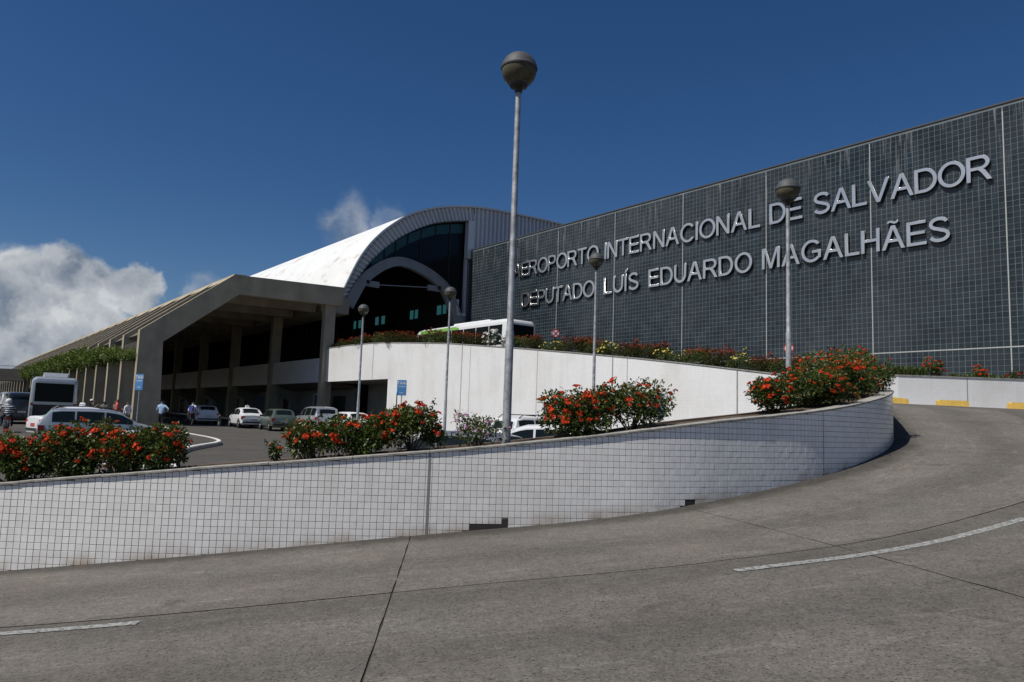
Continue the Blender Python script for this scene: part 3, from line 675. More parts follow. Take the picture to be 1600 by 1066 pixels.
# --- steel letters, grotesque capitals drawn as outlines (cap height 1)
def arc(cx, cy, rx, ry, a0, a1, n=14): return [(cx + rx * math.cos(R_(a0 + (a1 - a0) * i / n)), cy + ry * math.sin(R_(a0 + (a1 - a0) * i / n))) for i in range(n + 1)]
def stroke(pts, t):
    l, r = [], []
    for i, p in enumerate(pts):
        a = pts[max(i - 1, 0)]; b = pts[min(i + 1, len(pts) - 1)]; dx, dy = b[0] - a[0], b[1] - a[1]; n = math.hypot(dx, dy); nx, ny = -dy / n, dx / n
        l.append((p[0] + nx * t / 2, p[1] + ny * t / 2)); r.append((p[0] - nx * t / 2, p[1] - ny * t / 2))
    return l + r[::-1]
A_ = [[(0, 0), (.385, 1), (.545, 1), (.93, 0), (.78, 0), (.668, .3), (.262, .3), (.15, 0)], [(.308, .42), (.622, .42), (.465, .85)]]
GL = {
 'A': (.93, A_), 'E': (.76, [[(0, 0), (0, 1), (.74, 1), (.74, .88), (.14, .88), (.14, .57), (.70, .57), (.70, .45), (.14, .45), (.14, .12), (.76, .12), (.76, 0)]]),
 'T': (.78, [[(.32, 0), (.32, .88), (0, .88), (0, 1), (.78, 1), (.78, .88), (.46, .88), (.46, 0)]]),
 'I': (.14, [[(0, 0), (0, 1), (.14, 1), (.14, 0)]]),
 'N': (.79, [[(0, 0), (0, 1), (.145, 1), (.655, .23), (.655, 1), (.79, 1), (.79, 0), (.645, 0), (.135, .77), (.135, 0)]]),
 'L': (.64, [[(0, 0), (0, 1), (.14, 1), (.14, .12), (.64, .12), (.64, 0)]]),
 'V': (.93, [[(.39, 0), (0, 1), (.15, 1), (.465, .15), (.78, 1), (.93, 1), (.54, 0)]]),
 'H': (.79, [[(0, 0), (0, 1), (.14, 1), (.14, .575), (.65, .575), (.65, 1), (.79, 1), (.79, 0), (.65, 0), (.65, .455), (.14, .455), (.14, 0)]]),
 'M': (.95, [[(0, 0), (0, 1), (.2, 1), (.475, .2), (.75, 1), (.95, 1), (.95, 0), (.815, 0), (.815, .83), (.535, 0), (.415, 0), (.135, .83), (.135, 0)]]),
 'O': (1.0, [arc(.5, .5, .5, .52, 0, 345, 23), arc(.5, .5, .358, .398, 0, 345, 23)]),
 'C': (.93, [arc(.49, .5, .49, .52, 38, 322, 24) + arc(.49, .5, .352, .398, 320, 40, 22)]),
 'G': (.97, [arc(.5, .5, .5, .52, 40, 318, 24) + [(.95, .16), (.95, .52), (.53, .52), (.53, .40), (.815, .40), (.815, .22)] + arc(.5, .5, .362, .398, 315, 42, 22)]),
 'D': (.86, [[(0, 0), (0, 1)] + arc(.38, .5, .48, .5, 90, -90, 18), [(.14, .12), (.14, .88)] + arc(.37, .5, .35, .38, 90, -90, 16)]),
 'P': (.77, [[(0, 0), (0, 1)] + arc(.46, .705, .31, .295, 90, -90, 14) + [(.14, .41), (.14, 0)], [(.14, .53), (.14, .88)] + arc(.45, .705, .18, .175, 90, -90, 12)]),
 'R': (.88, [[(0, 0), (0, 1)] + arc(.49, .722, .32, .278, 90, -75, 13) + [(.64, .41), (.88, 0), (.71, 0), (.50, .34), (.40, .435), (.14, .435), (.14, 0)], [(.14, .55), (.14, .88)] + arc(.48, .715, .19, .165, 90, -90, 12)]),
 'S': (.80, [stroke(arc(.40, .735, .305, .205, 20, 255, 14) + arc(.40, .268, .325, .205, 72, -162, 14), .135)]),
 'U': (.80, [stroke([(.07, 1), (.07, .7)] + arc(.4, .40, .33, .345, 180, 360, 14) + [(.73, .7), (.73, 1)], .138)]),
}
GL['Í'] = (.14, GL['I'][1] + [[(.0, 1.07), (.10, 1.27), (.27, 1.27), (.11, 1.07)]])
GL['Ã'] = (.93, A_ + [stroke([(.25, 1.12), (.32, 1.185), (.40, 1.17), (.52, 1.115), (.60, 1.12), (.67, 1.19)], .085)])
LME = {}
def letter_mesh(ch, H=1.38):
    if ch in LME: return LME[ch]
    cu = bpy.data.curves.new('glyph', 'CURVE'); cu.dimensions = '2D'; cu.fill_mode = 'BOTH'; cu.extrude = .055; cu.bevel_depth = .006; cu.bevel_resolution = 0
    for pl in GL[ch][1]:
        sp = cu.splines.new('POLY'); sp.points.add(len(pl) - 1); sp.use_cyclic_u = True
        for i, (a, b) in enumerate(pl): sp.points[i].co = (a * H, b * H, 0, 1)
    o = bpy.data.objects.new('glyph', cu); COL.objects.link(o)
    me = bpy.data.meshes.new_from_object(o.evaluated_get(bpy.context.evaluated_depsgraph_get()))
    bpy.data.objects.remove(o); me.name = 'letter'
    me.materials.clear(); me.materials.append(M['chrome']); me.materials.append(M['lettercore'])
    for p in me.polygons: p.material_index = 0 if abs(p.normal.z) > .5 else 1
    LME[ch] = me; return me
def sign_line(label, words, z):
    t = bthing('sign_lettering', label, 'lettering', DW - .13, words[0][1], z)
    rot = Matrix(((0, 0, -1), (-1, 0, 0), (0, 1, 0))).to_euler()     # glyph x -> -u, glyph y -> z, glyph normal -> -w (towards the car park)
    for word, u0, u1 in words:
        H = 1.38; tot = sum(GL[c][0] for c in word) * H; gapw = ((u0 - u1) - tot) / (len(word) - 1); pos = u0
        for c in word:
            o = obj('letter', letter_mesh(c), t); o.location = (0, pos - words[0][1], 0)
            o.rotation_euler = (rot.x + random.uniform(-.02, .02), rot.y, rot.z + random.uniform(-.025, .025)); pos -= GL[c][0] * H + gapw
    return t
sign_line('upper line of steel letters reading AEROPORTO INTERNACIONAL DE SALVADOR', [('AEROPORTO', 54.6, 43.0), ('INTERNACIONAL', 42.3, 27.8), ('DE', 27.1, 24.75), ('SALVADOR', 24.0, 14.05)], 13.44)
sign_line('lower line of steel letters reading DEPUTADO LUÍS EDUARDO MAGALHÃES', [('DEPUTADO', 53.1, 43.4), ('LUÍS', 42.35, 38.5), ('EDUARDO', 37.5, 28.4), ('MAGALHÃES', 27.65, 16.15)], 10.5)

# ------------------------------------------------------------------ white planter wall at the foot of the dark wall, right
pw = thing('planter_wall', 'white tiled planter wall below the dark wall at right', 'wall', (16.2, 33, 1.2))
po = tuple(pw.location)
pts = [(27.9, 33.0), (24, 33.0), (20, 33.0), (17.4, 33.0), (16.3, 33.25), (15.6, 33.9)] + [tuple(L(40.6, u_, 0))[:2] for u_ in (18.0, 22, 30, 40, 55)]
mb = MB(); mb.uv = []; rows = []; acc = 0
for i, p in enumerate(pts):
    if i: acc += math.dist(p, pts[i - 1])
    zt = 2.60 if i < 7 else float(np.interp(i, [6, 7, 8, 9, 10], [2.6, 2.9, 3.5, 4.4, 4.9]))
    rows.append([(p[0], p[1], .5), (p[0], p[1], zt)]); mb.uv += [(acc, .5), (acc, zt)]
mb.grid(rows); mb.build('tiled_face', 'farwhite', pw, off=po)
mb = MB(); r2 = []
for i, r in enumerate(rows):
    x, y, z = r[1]; n = Vector((.1, 1, 0)) if i < 4 else Vector((.788, .616, 0)); n.normalize()
    a = Vector((x, y, 0)) - n * .03; b = Vector((x, y, 0)) + n * .3
    r2.append([(a.x, a.y, z), (a.x, a.y, z + .05), (b.x, b.y, z + .05), (b.x, b.y, z)])
mb.grid(r2, closed=True); mb.build('coping', 'coping', pw, off=po)
mb = MB(); mb.bb(20.48, 20.52, 32.994, 32.999, .6, 2.6); mb.build('expansion_joint', 'kerbgrey', pw, off=po)
mb = MB(); ring = [(x, y, z - .06) for (x, y, z) in [r[1] for r in rows]] + [tuple(L(42.6, 55, 4.8)), tuple(L(42.6, 30, 3.4)), tuple(L(42.6, 12, 2.5))]
mb.add([(p[0], p[1], min(p[2], 2.54) if i < 7 else p[2]) for i, p in enumerate(ring)], [tuple(range(len(ring)))])
tag(mb.build('planter_soil', 'soil'), kind='structure')
# pavement strip, white edge line, yellow wheel stops
def surf(x, y):
    """height of the ramp under a point"""
    h = RBVH.ray_cast(Vector((x, y, 30)), Vector((0, 0, -1))); return h[0].z if h[0] is not None else 1.2
mb = MB(); rows = []; r2 = []
for x in np.linspace(15.2, 30, 26):
    z = surf(x, 32.6); rows.append([(x, 33.02, z - .2), (x, 33.02, z + .13), (x, 32.35, z + .11), (x, 32.35, z - .2)]); r2.append([(x, 32.345, z - .1), (x, 32.345, z + .115), (x, 32.45, z + .117)])
mb.grid(rows); kst = tag(mb.build('pavement', 'kerbgrey'), kind='structure')
mb = MB(); mb.grid(r2); mb.build('kerb_edge', 'kerbwhite', kst)
def wheel_stop(x0, x1, y, label):
    zc = [surf(x, y) for x in (x0, x1)]
    t = thing('wheel_stop', label, 'kerb block', ((x0 + x1) / 2, y, min(zc)), 0, 'yellow kerb blocks by the planter')
    c = (x0 + x1) / 2; h = (x1 - x0) / 2; mb = MB()
    def sec(x, k):
        z = float(np.interp(x, [x0, x1], zc)) - min(zc) - .03
        return [(x - c, -.17, z), (x - c, -.14, z + .05), (x - c, -.085 * k, z + .37 * k + .02), (x - c, .085 * k, z + .37 * k + .02), (x - c, .17, z + .05), (x - c, .17, z)]
    mb.grid([sec(x0, .9), sec(x0 + .07, 1), sec(x1 - .07, 1), sec(x1, .9)], closed=True)
    mb.f.append(tuple(range(5, -1, -1))); mb.m.append(0); mb.f.append(tuple(18 + k for k in range(6))); mb.m.append(0)
    b = mb.build('block', 'yellow', t)
    return t
wheel_stop(15.95, 17.1, 31.7, 'small yellow concrete kerb block nearest the tip of the curved wall')
wheel_stop(18.2, 19.5, 31.4, 'long yellow concrete kerb block in the middle of the three')
wheel_stop(21.05, 22.4, 31.1, 'yellow concrete kerb block cut by the right edge of the photo')

# ------------------------------------------------------------------ terminal: folded concrete canopy and its two floors
tb = bthing('terminal_building', 'concrete airport terminal with a long folded canopy on fin-shaped frames', 'building', 18, 57, -1.3)
FR = [(11.13, -1.9), (11.13, 5.47), (17.36, 10.35), (26.6, 10.62), (26.25, 9.02), (17.85, 8.9), (12.7, 4.75), (12.95, -1.9)]
mb = MB(); mb.prism(FR, 'y', 0, .6); mb.f = [tuple(reversed(f)) for f in mb.f]
_o = mb.build('portal_frame', 'concrete', tb); FME = _o.data; bpy.data.objects.remove(_o)
US = [56.9 + 5.4 * k for k in range(30)]
off = tuple(tb['_off'])
for u_ in US:
    o = obj('portal_frame', FME, tb); o.location = (-off[0], u_ - off[1], -off[2])
RF = [(11.45, 5.28), (17.42, 10.0), (26.75, 10.3), (26.75, 10.05), (17.52, 9.75), (11.65, 5.08)]
mb = MB(); mb.prism(RF, 'y', .6, 5.4); mb.f = [tuple(reversed(f)) for f in mb.f]
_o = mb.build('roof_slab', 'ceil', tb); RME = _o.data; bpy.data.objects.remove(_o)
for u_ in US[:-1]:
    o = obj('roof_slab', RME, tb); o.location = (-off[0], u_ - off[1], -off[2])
mb = MB(); mb.prism([(16.9, 9.9), (17.33, 10.32), (17.36, 10.42), (18.3, 10.44), (18.3, 10.05)], 'y', 57.0, 214); bpart(mb, 'ridge_beam', 'concrete', tb)
# planter troughs slung between the fins
for i, u_ in enumerate(US[:-1]):
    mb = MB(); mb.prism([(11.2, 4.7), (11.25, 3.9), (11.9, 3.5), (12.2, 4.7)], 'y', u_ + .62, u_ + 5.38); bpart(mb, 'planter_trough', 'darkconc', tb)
CU_ = [57.4 + 11.8 * k for k in range(10)]
for i, u_ in enumerate(CU_):
    mb = MB(); mb.bb(24.95, 25.85, u_ - .3, u_ + .3, -1.9, 9.05); bpart(mb, 'column', 'concrete', tb)
    if i:
        mb = MB(); mb.prism([(25.86, 2.55), (28.2, 2.55), (28.2, -1.9), (27.3, -1.9), (27.1, 1.0), (25.86, 1.9)], 'y', u_ - .15, u_ + .15); bpart(mb, 'bracket_wall', 'concrete2', tb)
for a, b in zip(CU_[:-1], CU_[1:]):
    mb = MB(); mb.bb(25.2, 25.5, a + .31, b - .31, 2.60, 4.62); bpart(mb, 'parapet_band', 'band', tb)
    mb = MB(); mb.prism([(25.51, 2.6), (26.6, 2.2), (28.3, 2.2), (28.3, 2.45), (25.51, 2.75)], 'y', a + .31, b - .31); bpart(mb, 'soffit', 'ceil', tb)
    mb = MB(); mb.bb(28.2, 28.5, a + .15, b - .15, -1.9, 2.3); bpart(mb, 'ground_floor_wall', 'concrete2', tb)
    for k in (.28, .62):
        if (a, k) == (CU_[0], .62): continue
        c = a + 11.8 * k; mb = MB(); mb.bb(28.16, 28.199, c - .9, c + .9, -1.2, 1.35); bpart(mb, 'doorway', 'dglass', tb)
mb = MB(); mb.bb(28.15, 28.19, 59.2, 61.6, -1.2, 1.6); bpart(mb, 'doorway', 'darkconc', tb)
mb = MB(); mb.bb(25.4, 44, 57.6, 180, 4.1, 4.3); bpart(mb, 'deck_slab', 'concrete2', tb)
# upper gallery: rail and dark glazing behind the columns
for a, b in zip(CU_[:-1], CU_[1:]):
    for k in range(9):
        c = a + 11.8 * (k + .5) / 9
        if c < 69: continue
        mb = MB(); mb.bb(31.9, 32.0, c - .05, c + .05, 4.4, 10.3); bpart(mb, 'mullion', 'darkconc', tb)
mb = MB(); mb.bb(32.0, 32.1, 66.5, 175, 4.4, 10.6); bpart(mb, 'gallery_glazing', 'dglass', tb)
mb = MB(); mb.bb(13.5, 26, 213.6, 213.9, -2, 8); bpart(mb, 'end_wall', 'darkconc', tb)
# small pale notice box under the eaves of the first fin
mb = MB(); mb.bb(12.95, 13.25, 61.5, 61.7, 3.0, 4.9); bpart(mb, 'hanging_panel', 'concrete', tb)
# posters and notices on the ground floor
mb = MB(); mb.bb(27.0, 27.06, 76.0, 78.3, -1.0, 1.55); bpart(mb, 'banner', 'bannerblue', tb)

# ------------------------------------------------------------------ vaulted hall over the departures kerb
vh = bthing('vaulted_hall', 'white vaulted roof with ribbed steel gable over the departures road', 'building', 30, 62, 4.4)
OUT = [(28.3, 10.3), (28.88, 11.84), (29.95, 14.23), (30.96, 15.86), (32, 17.1), (33.07, 18.12), (35.1, 19.67), (37.4, 20.75), (39.81, 21.49), (42.66, 22.05), (44.4, 22.25), (48, 22.45), (55.4, 22.6), (62, 22.2), (66, 21.4)]
INN = [(29.0, 10.5), (29.4, 11.56), (30.95, 14.02), (31.9, 15.15), (32.98, 16.22), (34.86, 17.7), (37.48, 19.17), (39.58, 19.91), (42.1, 20.48), (42.9, 20.6)]
def dens(P, n=6): return catmull(np.array(P, float), n)
OD = dens(OUT); ID = dens(INN)
mb = MB(); rows = []
for u_ in (61.85, 180): rows.append([(p[0], u_, p[1] + .06) for p in OD])
mb.grid(rows); rows = []
for u_ in (180, 61.85): rows.append([(p[0] + .12, u_, p[1] - .12) for p in OD])
mb.grid(rows)
rf = bpart(mb, 'roof', 'roofwhite', vh, True)
mb = MB(); mb.grid([[(p[0] - .05, 61.80, p[1] + .09) for p in OD], [(p[0] + .03, 61.80, p[1] - .10) for p in OD], [(p[0] + .03, 61.98, p[1] - .10) for p in OD], [(p[0] - .05, 61.98, p[1] + .09) for p in OD]])
mb.f = [tuple(reversed(f)) for f in mb.f]
o = mb.build('roof_edge_trim', 'clad', rf, off=tuple(vh['_off']))
# ribbed fascia: arc-length matched from spring to post, then vertical cladding behind the dark wall
def arcl(P):
    s = np.r_[0, np.cumsum(np.hypot(*np.diff(P, axis=0).T))]; return s / s[-1]
OA = np.array([p for p in OD if p[0] <= 42.9]); so = arcl(OA); si = arcl(ID)
mb = MB(); rows = []
n = 40
for i in range(n * 4 + 1):
    t = i / (n * 4); ph = i % 4; du = (0, 0, .26, .26)[ph]
    o_ = (np.interp(t, so, OA[:, 0]), np.interp(t, so, OA[:, 1])); i_ = (np.interp(t, si, ID[:, 0]), np.interp(t, si, ID[:, 1]))
    rows.append([(i_[0], 61.9 + du, i_[1]), (o_[0], 61.9 + du, o_[1])])
mb.grid(rows); bpart(mb, 'ribbed_fascia', 'clad', vh)
mb = MB(); rows = []
for i in range(165):
    w_ = 42.84 + i * .135; ph = i % 4; du = (0, 0, .28, .28)[ph]
    rows.append([(w_, 61.9 + du + .5, 12.0), (w_, 61.9 + du + .5 * 0, float(np.interp(w_, OD[:, 0], OD[:, 1])))])
for r in rows: r[0] = (r[0][0], r[1][1], 12.0)
mb.grid(rows); bpart(mb, 'ribbed_gable', 'clad', vh)
mb = MB(); mb.grid([[(p[0], 61.86, p[1] - .04) for p in ID], [(p[0], 62.6, p[1] - .04) for p in ID]]); bpart(mb, 'fascia_soffit', 'steelgrey', vh)
mb = MB(); mb.bb(42.15, 42.9, 61.86, 62.5, 16.5, 20.55); mb.bb(42.3, 42.58, 62.45, 62.8, 4.4, 16.5); bpart(mb, 'gable_post', 'clad', vh)
# inner arch
IA = [(28.9, 10.2), (29.66, 11.65), (30.12, 12.44), (31.04, 13.49), (32.66, 14.67), (34.22, 15.24), (35.79, 15.18), (37.65, 14.7), (39.2, 13.96), (40.24, 13.13), (41.2, 11.6), (42.0, 9.9)]
AD = dens(IA, 5)
T_ = np.gradient(AD, axis=0); T_ /= np.linalg.norm(T_, axis=1)[:, None]; NI = np.c_[T_[:, 1], -T_[:, 0]]
mid = 1 - np.abs(np.linspace(-1, 1, len(AD)))
BI = AD + NI * (1.0 - .25 * mid)[:, None]
mb = MB(); rows = []
for a, b in zip(AD, BI): rows.append([(a[0], 62.05, a[1]), (b[0], 62.05, b[1]), (b[0], 62.6, b[1]), (a[0], 62.6, a[1])])
mb.grid(rows, closed=True)
ia = bpart(mb, 'inner_arch', 'steelgrey', vh)
mb = MB(); rows = []
for a, n_ in zip(AD, NI):
    c = a + n_ * .04; d = a - n_ * .10; rows.append([(d[0], 61.98, d[1]), (c[0], 61.98, c[1]), (c[0], 62.62, c[1]), (d[0], 62.62, d[1])])
mb.grid(rows, closed=True); mb.build('arch_flange', 'steelgrey', ia, off=tuple(vh['_off']))
for w_, z_ in ((31.15, 12.45), (39.05, 13.0)):
    mb = MB(); mb.lathe([(0.001, 62.02), (.2, 62.02), (.2, 62.3)], 14, (w_, 0, z_), axis='y'); mb.build('bolt_hole', 'blacktrim', ia, off=tuple(vh['_off']))
    mb = MB(); d = .75 if w_ < 35 else -.75
    mb.box((w_ + d * .8, 62.3, z_ - .12), (1.3, .3, .55)); mb.build('tie_bracket', 'steelgrey', ia, off=tuple(vh['_off']))
mb = MB(); mb.tube([(32.3, 62.3, 12.35), (38.0, 62.3, 12.9)], .055, 6); mb.build('tie_rod', 'steelgrey', ia, off=tuple(vh['_off']))
# glazing between the arches
gp = [(p[0], p[1] - .02) for p in ID if p[0] < 42.3] + [(42.3, 20.4), (42.3, 10.75), (41.55, 10.75)] + [(p[0], p[1]) for p in AD[::-1] if 29.6 < p[0] < 41.5]
mb = MB(); mb.add([(p[0], 62.75, p[1]) for p in gp], [tuple(range(len(gp)))]); bpart(mb, 'gable_glazing', 'dglass', vh)
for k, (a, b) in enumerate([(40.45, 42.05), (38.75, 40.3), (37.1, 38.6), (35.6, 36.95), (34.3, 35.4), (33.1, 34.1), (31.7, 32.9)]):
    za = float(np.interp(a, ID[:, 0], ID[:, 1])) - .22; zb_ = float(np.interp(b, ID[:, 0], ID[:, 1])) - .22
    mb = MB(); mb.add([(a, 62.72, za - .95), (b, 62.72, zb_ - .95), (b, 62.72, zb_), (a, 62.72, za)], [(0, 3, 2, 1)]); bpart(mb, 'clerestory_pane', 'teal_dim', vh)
for w_ in (34.2, 37.0, 40.4):
    mb = MB(); z0 = float(np.interp(w_, AD[:, 0], AD[:, 1])) ; z1 = float(np.interp(w_, ID[:, 0], ID[:, 1])); mb.bb(w_ - .05, w_ + .05, 62.66, 62.72, z0, z1); bpart(mb, 'mullion', 'blacktrim', vh)
mb = MB(); mb.bb(41.25, 42.3, 62.0, 62.7, 10.45, 10.75); mb.bb(41.2, 41.4, 62.0, 62.2, 10.75, 12.1); bpart(mb, 'sill_frame', 'clad', vh)
mb = MB(); mb.prism([(41.0, 10.44), (42.3, 10.44), (42.3, 4.4), (41.9, 4.4)], 'y', 62.1, 62.7); bpart(mb, 'arch_foot', 'steelgrey', vh)
# side wall of the hall along the kerb, its windows given a glow for daylight behind
mb = MB(); mb.bb(42.7, 43.1, 62.9, 180, 4.0, 21.5); bpart(mb, 'side_wall', 'darkconc', vh)
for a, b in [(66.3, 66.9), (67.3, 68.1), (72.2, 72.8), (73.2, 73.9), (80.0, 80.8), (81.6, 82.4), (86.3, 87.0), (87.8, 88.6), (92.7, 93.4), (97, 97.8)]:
    mb = MB(); mb.bb(42.64, 42.69, a, b, 11.2, 12.2); bpart(mb, 'glow_window', 'teal', vh)
mb = MB(); mb.bb(26.6, 29.3, 61.9, 180, 9.1, 10.6); bpart(mb, 'spring_beam', 'concrete', vh)
mb = MB(); mb.bb(29.3, 42.6, 61.95, 62.0, 4.35, 4.36); 
mb = MB(); mb.bb(66, 66.4, 62, 180, -3, 21.3); bpart(mb, 'back_wall', 'darkconc', vh)
mb = MB(); mb.prism([(p[0] + .2, p[1] - .2) for p in OD] + [(65.8, 3), (28.6, 3)], 'y', 179, 179.4); bpart(mb, 'end_wall', 'darkconc', vh)

# elevated walkway far left
p0 = L(11.0, 150, 0)
wk = thing('elevated_walkway', 'dark concrete walkway bridge joining the terminal at far left', 'bridge', (-74, 110, -.5))
mb = MB(); mb.box((-24, 2, 4.7), (60, 3.4, 1.75)); mb.build('deck', 'darkconc', wk)
mb = MB(); mb.box((-24, .2, 6.0), (60, .12, .06)); mb.build('railing', 'darkconc', wk)
for x in (-12, -30, -48):
    mb = MB(); mb.box((x, 2, 1.9), (1.2, 1.6, 3.9)); mb.build('pier', 'concrete2', wk)

# ------------------------------------------------------------------ plants
def leaf_mesh(n, dims, seed, leaf=.07, lumps=16, hollow=.35, base=.03, asp=.45, fill=1.0):
    rs = np.random.RandomState(seed); rx, ry, rz = dims
    cs = []
    for k in range(lumps):
        a = rs.uniform(0, 2 * np.pi); e = rs.uniform(-1.0, 1.0); r = rs.uniform(.42, .76)
        cs.append((math.cos(a) * math.sqrt(max(0.12, 1 - e * e * .8)) * r * rx, math.sin(a) * math.sqrt(max(0.12, 1 - e * e * .8)) * r * ry, rz * (.47 + .42 * e * r), rs.uniform(.30, .46)))
    cs = np.array(cs); idx = rs.randint(0, lumps, n)
    d = rs.normal(size=(n, 3)); d /= np.linalg.norm(d, axis=1)[:, None]
    rad = (hollow + (1 - hollow) * rs.uniform(0, 1, n) ** .5)[:, None] * cs[idx, 3][:, None]
    p = cs[idx, :3] + d * rad * np.array([rx, ry, rz * .62])
    nsh = max(3, n // 260); k0 = 0                   # long young shoots break the outline
    for q in range(nsh):
        m_ = 14; lo = k0; k0 += m_
        b = p[rs.randint(m_ * nsh, n)] if n > m_ * nsh + 5 else p[-1]
        dr = b / np.array([rx, ry, rz]) - np.array([0, 0, .3]); dr = dr / (np.linalg.norm(dr) + 1e-6) + rs.normal(size=3) * .3 + np.array([0, 0, .7]); dr /= np.linalg.norm(dr)
        ln_ = leaf * rs.uniform(1.2, 3.4); t_ = np.linspace(0, 1, m_)[:, None]
        p[lo:k0] = b + dr * t_ * ln_ + rs.normal(size=(m_, 3)) * leaf * .10
    p[:, 2] = np.maximum(p[:, 2], base * rz + rs.uniform(0, .08, n) * rz)
    ax = d + rs.normal(size=(n, 3)) * .75 + np.array([0, 0, .25]); ax /= np.linalg.norm(ax, axis=1)[:, None]
    sd = np.cross(ax, rs.normal(size=(n, 3))); sd /= np.linalg.norm(sd, axis=1)[:, None]; up = np.cross(sd, ax)
    ln = leaf * rs.uniform(.65, 1.25, n)[:, None]
    a0 = p; b0 = p + ax * ln * .5 + sd * ln * asp * .5 + up * ln * .09; c0 = p + ax * ln - np.array([0, 0, 1]) * ln * .12; d0 = p + ax * ln * .5 - sd * ln * asp * .5 + up * ln * .09
    V = np.stack([a0, b0, c0, d0], 1).reshape(-1, 3); F = np.arange(n * 4).reshape(n, 4)
    tri = np.concatenate([F[:, [0, 1, 2]], F[:, [0, 2, 3]]])
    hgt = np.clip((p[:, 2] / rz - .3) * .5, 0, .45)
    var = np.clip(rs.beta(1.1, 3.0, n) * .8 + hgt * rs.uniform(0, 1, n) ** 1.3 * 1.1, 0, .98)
    return V, tri, np.repeat(var, 4), cs

def mesh_from(name, V, F, var, mat):
    me = bpy.data.meshes.new(name); me.from_pydata(V.tolist(), [], F.tolist()); me.materials.append(M[mat] if isinstance(mat, str) else mat)
    if var is not None:
        at = me.attributes.new('var', 'FLOAT', 'POINT'); at.data.foreach_set('value', np.asarray(var, dtype=np.float32))
    me.update(); return me

def novar(m):   # plants: use only the per-leaf value, not the object random
    for nn in m.node_tree.nodes:
        if nn.type == 'MATH' and nn.operation == 'ADD' and nn.inputs[1].links and nn.inputs[1].links[0].from_node.type == 'OBJECT_INFO':
            m.node_tree.links.remove(nn.inputs[1].links[0]); nn.inputs[1].default_value = 0.
for k in ('leaf', 'leafr', 'vine', 'grassblade', 'red', 'dullred'): novar(M[k])
for k in ('leaf', 'leafr', 'vine', 'grassblade'):       # light passing through leaves
    m = M[k]; nt = m.node_tree; b = bsdf(m); out = [n for n in nt.nodes if n.type == 'OUTPUT_MATERIAL'][0]
    tr = nd(nt, 'ShaderNodeBsdfTranslucent'); src = b.inputs['Base Color'].links[0].from_socket; nt.links.new(src, tr.inputs['Color'])
    mx = nd(nt, 'ShaderNodeMixShader'); mx.inputs[0].default_value = .28; nt.links.new(b.outputs[0], mx.inputs[1]); nt.links.new(tr.outputs[0], mx.inputs[2]); nt.links.new(mx.outputs[0], out.inputs['Surface'])

def cluster_mesh(name, mat, r=.05, n=46, seed=1, ps=.022):
    rs = np.random.RandomState(seed); V = []; F = []; var = []; lob = rs.normal(size=(4, 3)) * np.array([.45, .45, .2])
    for k in range(n):
        d = rs.normal(size=3); d[2] = abs(d[2]) * .9 + .05; d /= np.linalg.norm(d)
        c = d * r * rs.uniform(.45, 1.25) * np.array([1.05, 1.0, .55]) + lob[rs.randint(len(lob))] * r; s = np.cross(d, rs.normal(size=3)); s /= np.linalg.norm(s); t = np.cross(d, s); q = ps * rs.uniform(.7, 1.2)
        o = len(V); V += [c + s * q, c + t * q * .8 + d * .004, c - s * q, c - t * q * .8 + d * .004]; F += [(o, o + 1, o + 2), (o, o + 2, o + 3)]; var += [rs.uniform(0, .95)] * 4
    return mesh_from(name, np.array(V), np.array(F), var, mat)
CL = [cluster_mesh('flower_cluster', 'red', .045, 60, s, .019) for s in (1, 2, 3)]
CLP = [cluster_mesh('flower', 'pink', .026, 10, 5, .02)]
CLW = [cluster_mesh('flower', 'whitep', .03, 10, 5, .022)]

def stems(cs, n, mat='stem'):
    mb = MB()
    for k in range(min(n, len(cs))):
        c = Vector(cs[k][:3]); b = Vector((c.x * .12, c.y * .12, -.03)); m_ = b.lerp(c, .5) + Vector((random.uniform(-.04, .04), random.uniform(-.04, .04), .03))
        mb.tube([b, m_, c], [.014, .010, .005], 5, cap=False)
    return mb

def shrub(name, label, loc, dims, seed, n=2600, leaf=.072, nf=18, mat='leaf', clusters=None, group=None, cat='shrub', fbase=.28, lumps=16, hollow=.35, asp=.45, cl_scale=1.0, face=None, fpow=1.0):
    t = thing(name, label, cat, loc, 0, group)
    V, F, var, cs = leaf_mesh(n, dims, seed, leaf, lumps, hollow, asp=asp)
    obj('foliage', mesh_from('foliage', V, F, var, mat), t)
    stems(cs, 9).build('stem', 'stem', t)
    rs = np.random.RandomState(seed + 99); cl = clusters or CL
    P = V.reshape(-1, 4, 3)[:, 2]
    nrm = np.linalg.norm((P - np.array([0, 0, dims[2] * .45])) / np.array([dims[0], dims[1], dims[2] * .55]), axis=1)
    sc_ = nrm + (P[:, 2] / dims[2]) * .35 + (P[:, 1] < 0) * .18
    order = np.argsort(-sc_)[:max(n // 3, 10)]; rs.shuffle(order); used = []
    for k in order:
        if len(used) >= nf: break
        p = P[k]
        if p[2] < dims[2] * fbase: continue
        if any(np.linalg.norm(p - q) < .075 * cl_scale for q in used) and rs.uniform() < .7: continue
        used.append(p)
        o = obj('flower_cluster', cl[rs.randint(len(cl))], t); o.location = p
        dn = Vector((p[0] / dims[0], p[1] / dims[1], .45 + p[2] / dims[2] * .6)).normalized(); o.rotation_euler = dn.to_track_quat('Z', 'Y').to_euler()
        s = (.42 + .85 * rs.beta(1.1, 2.4)) * cl_scale; o.scale = (s * rs.uniform(.8, 1.25), s * rs.uniform(.8, 1.25), s * rs.uniform(.7, 1.1))
    return t

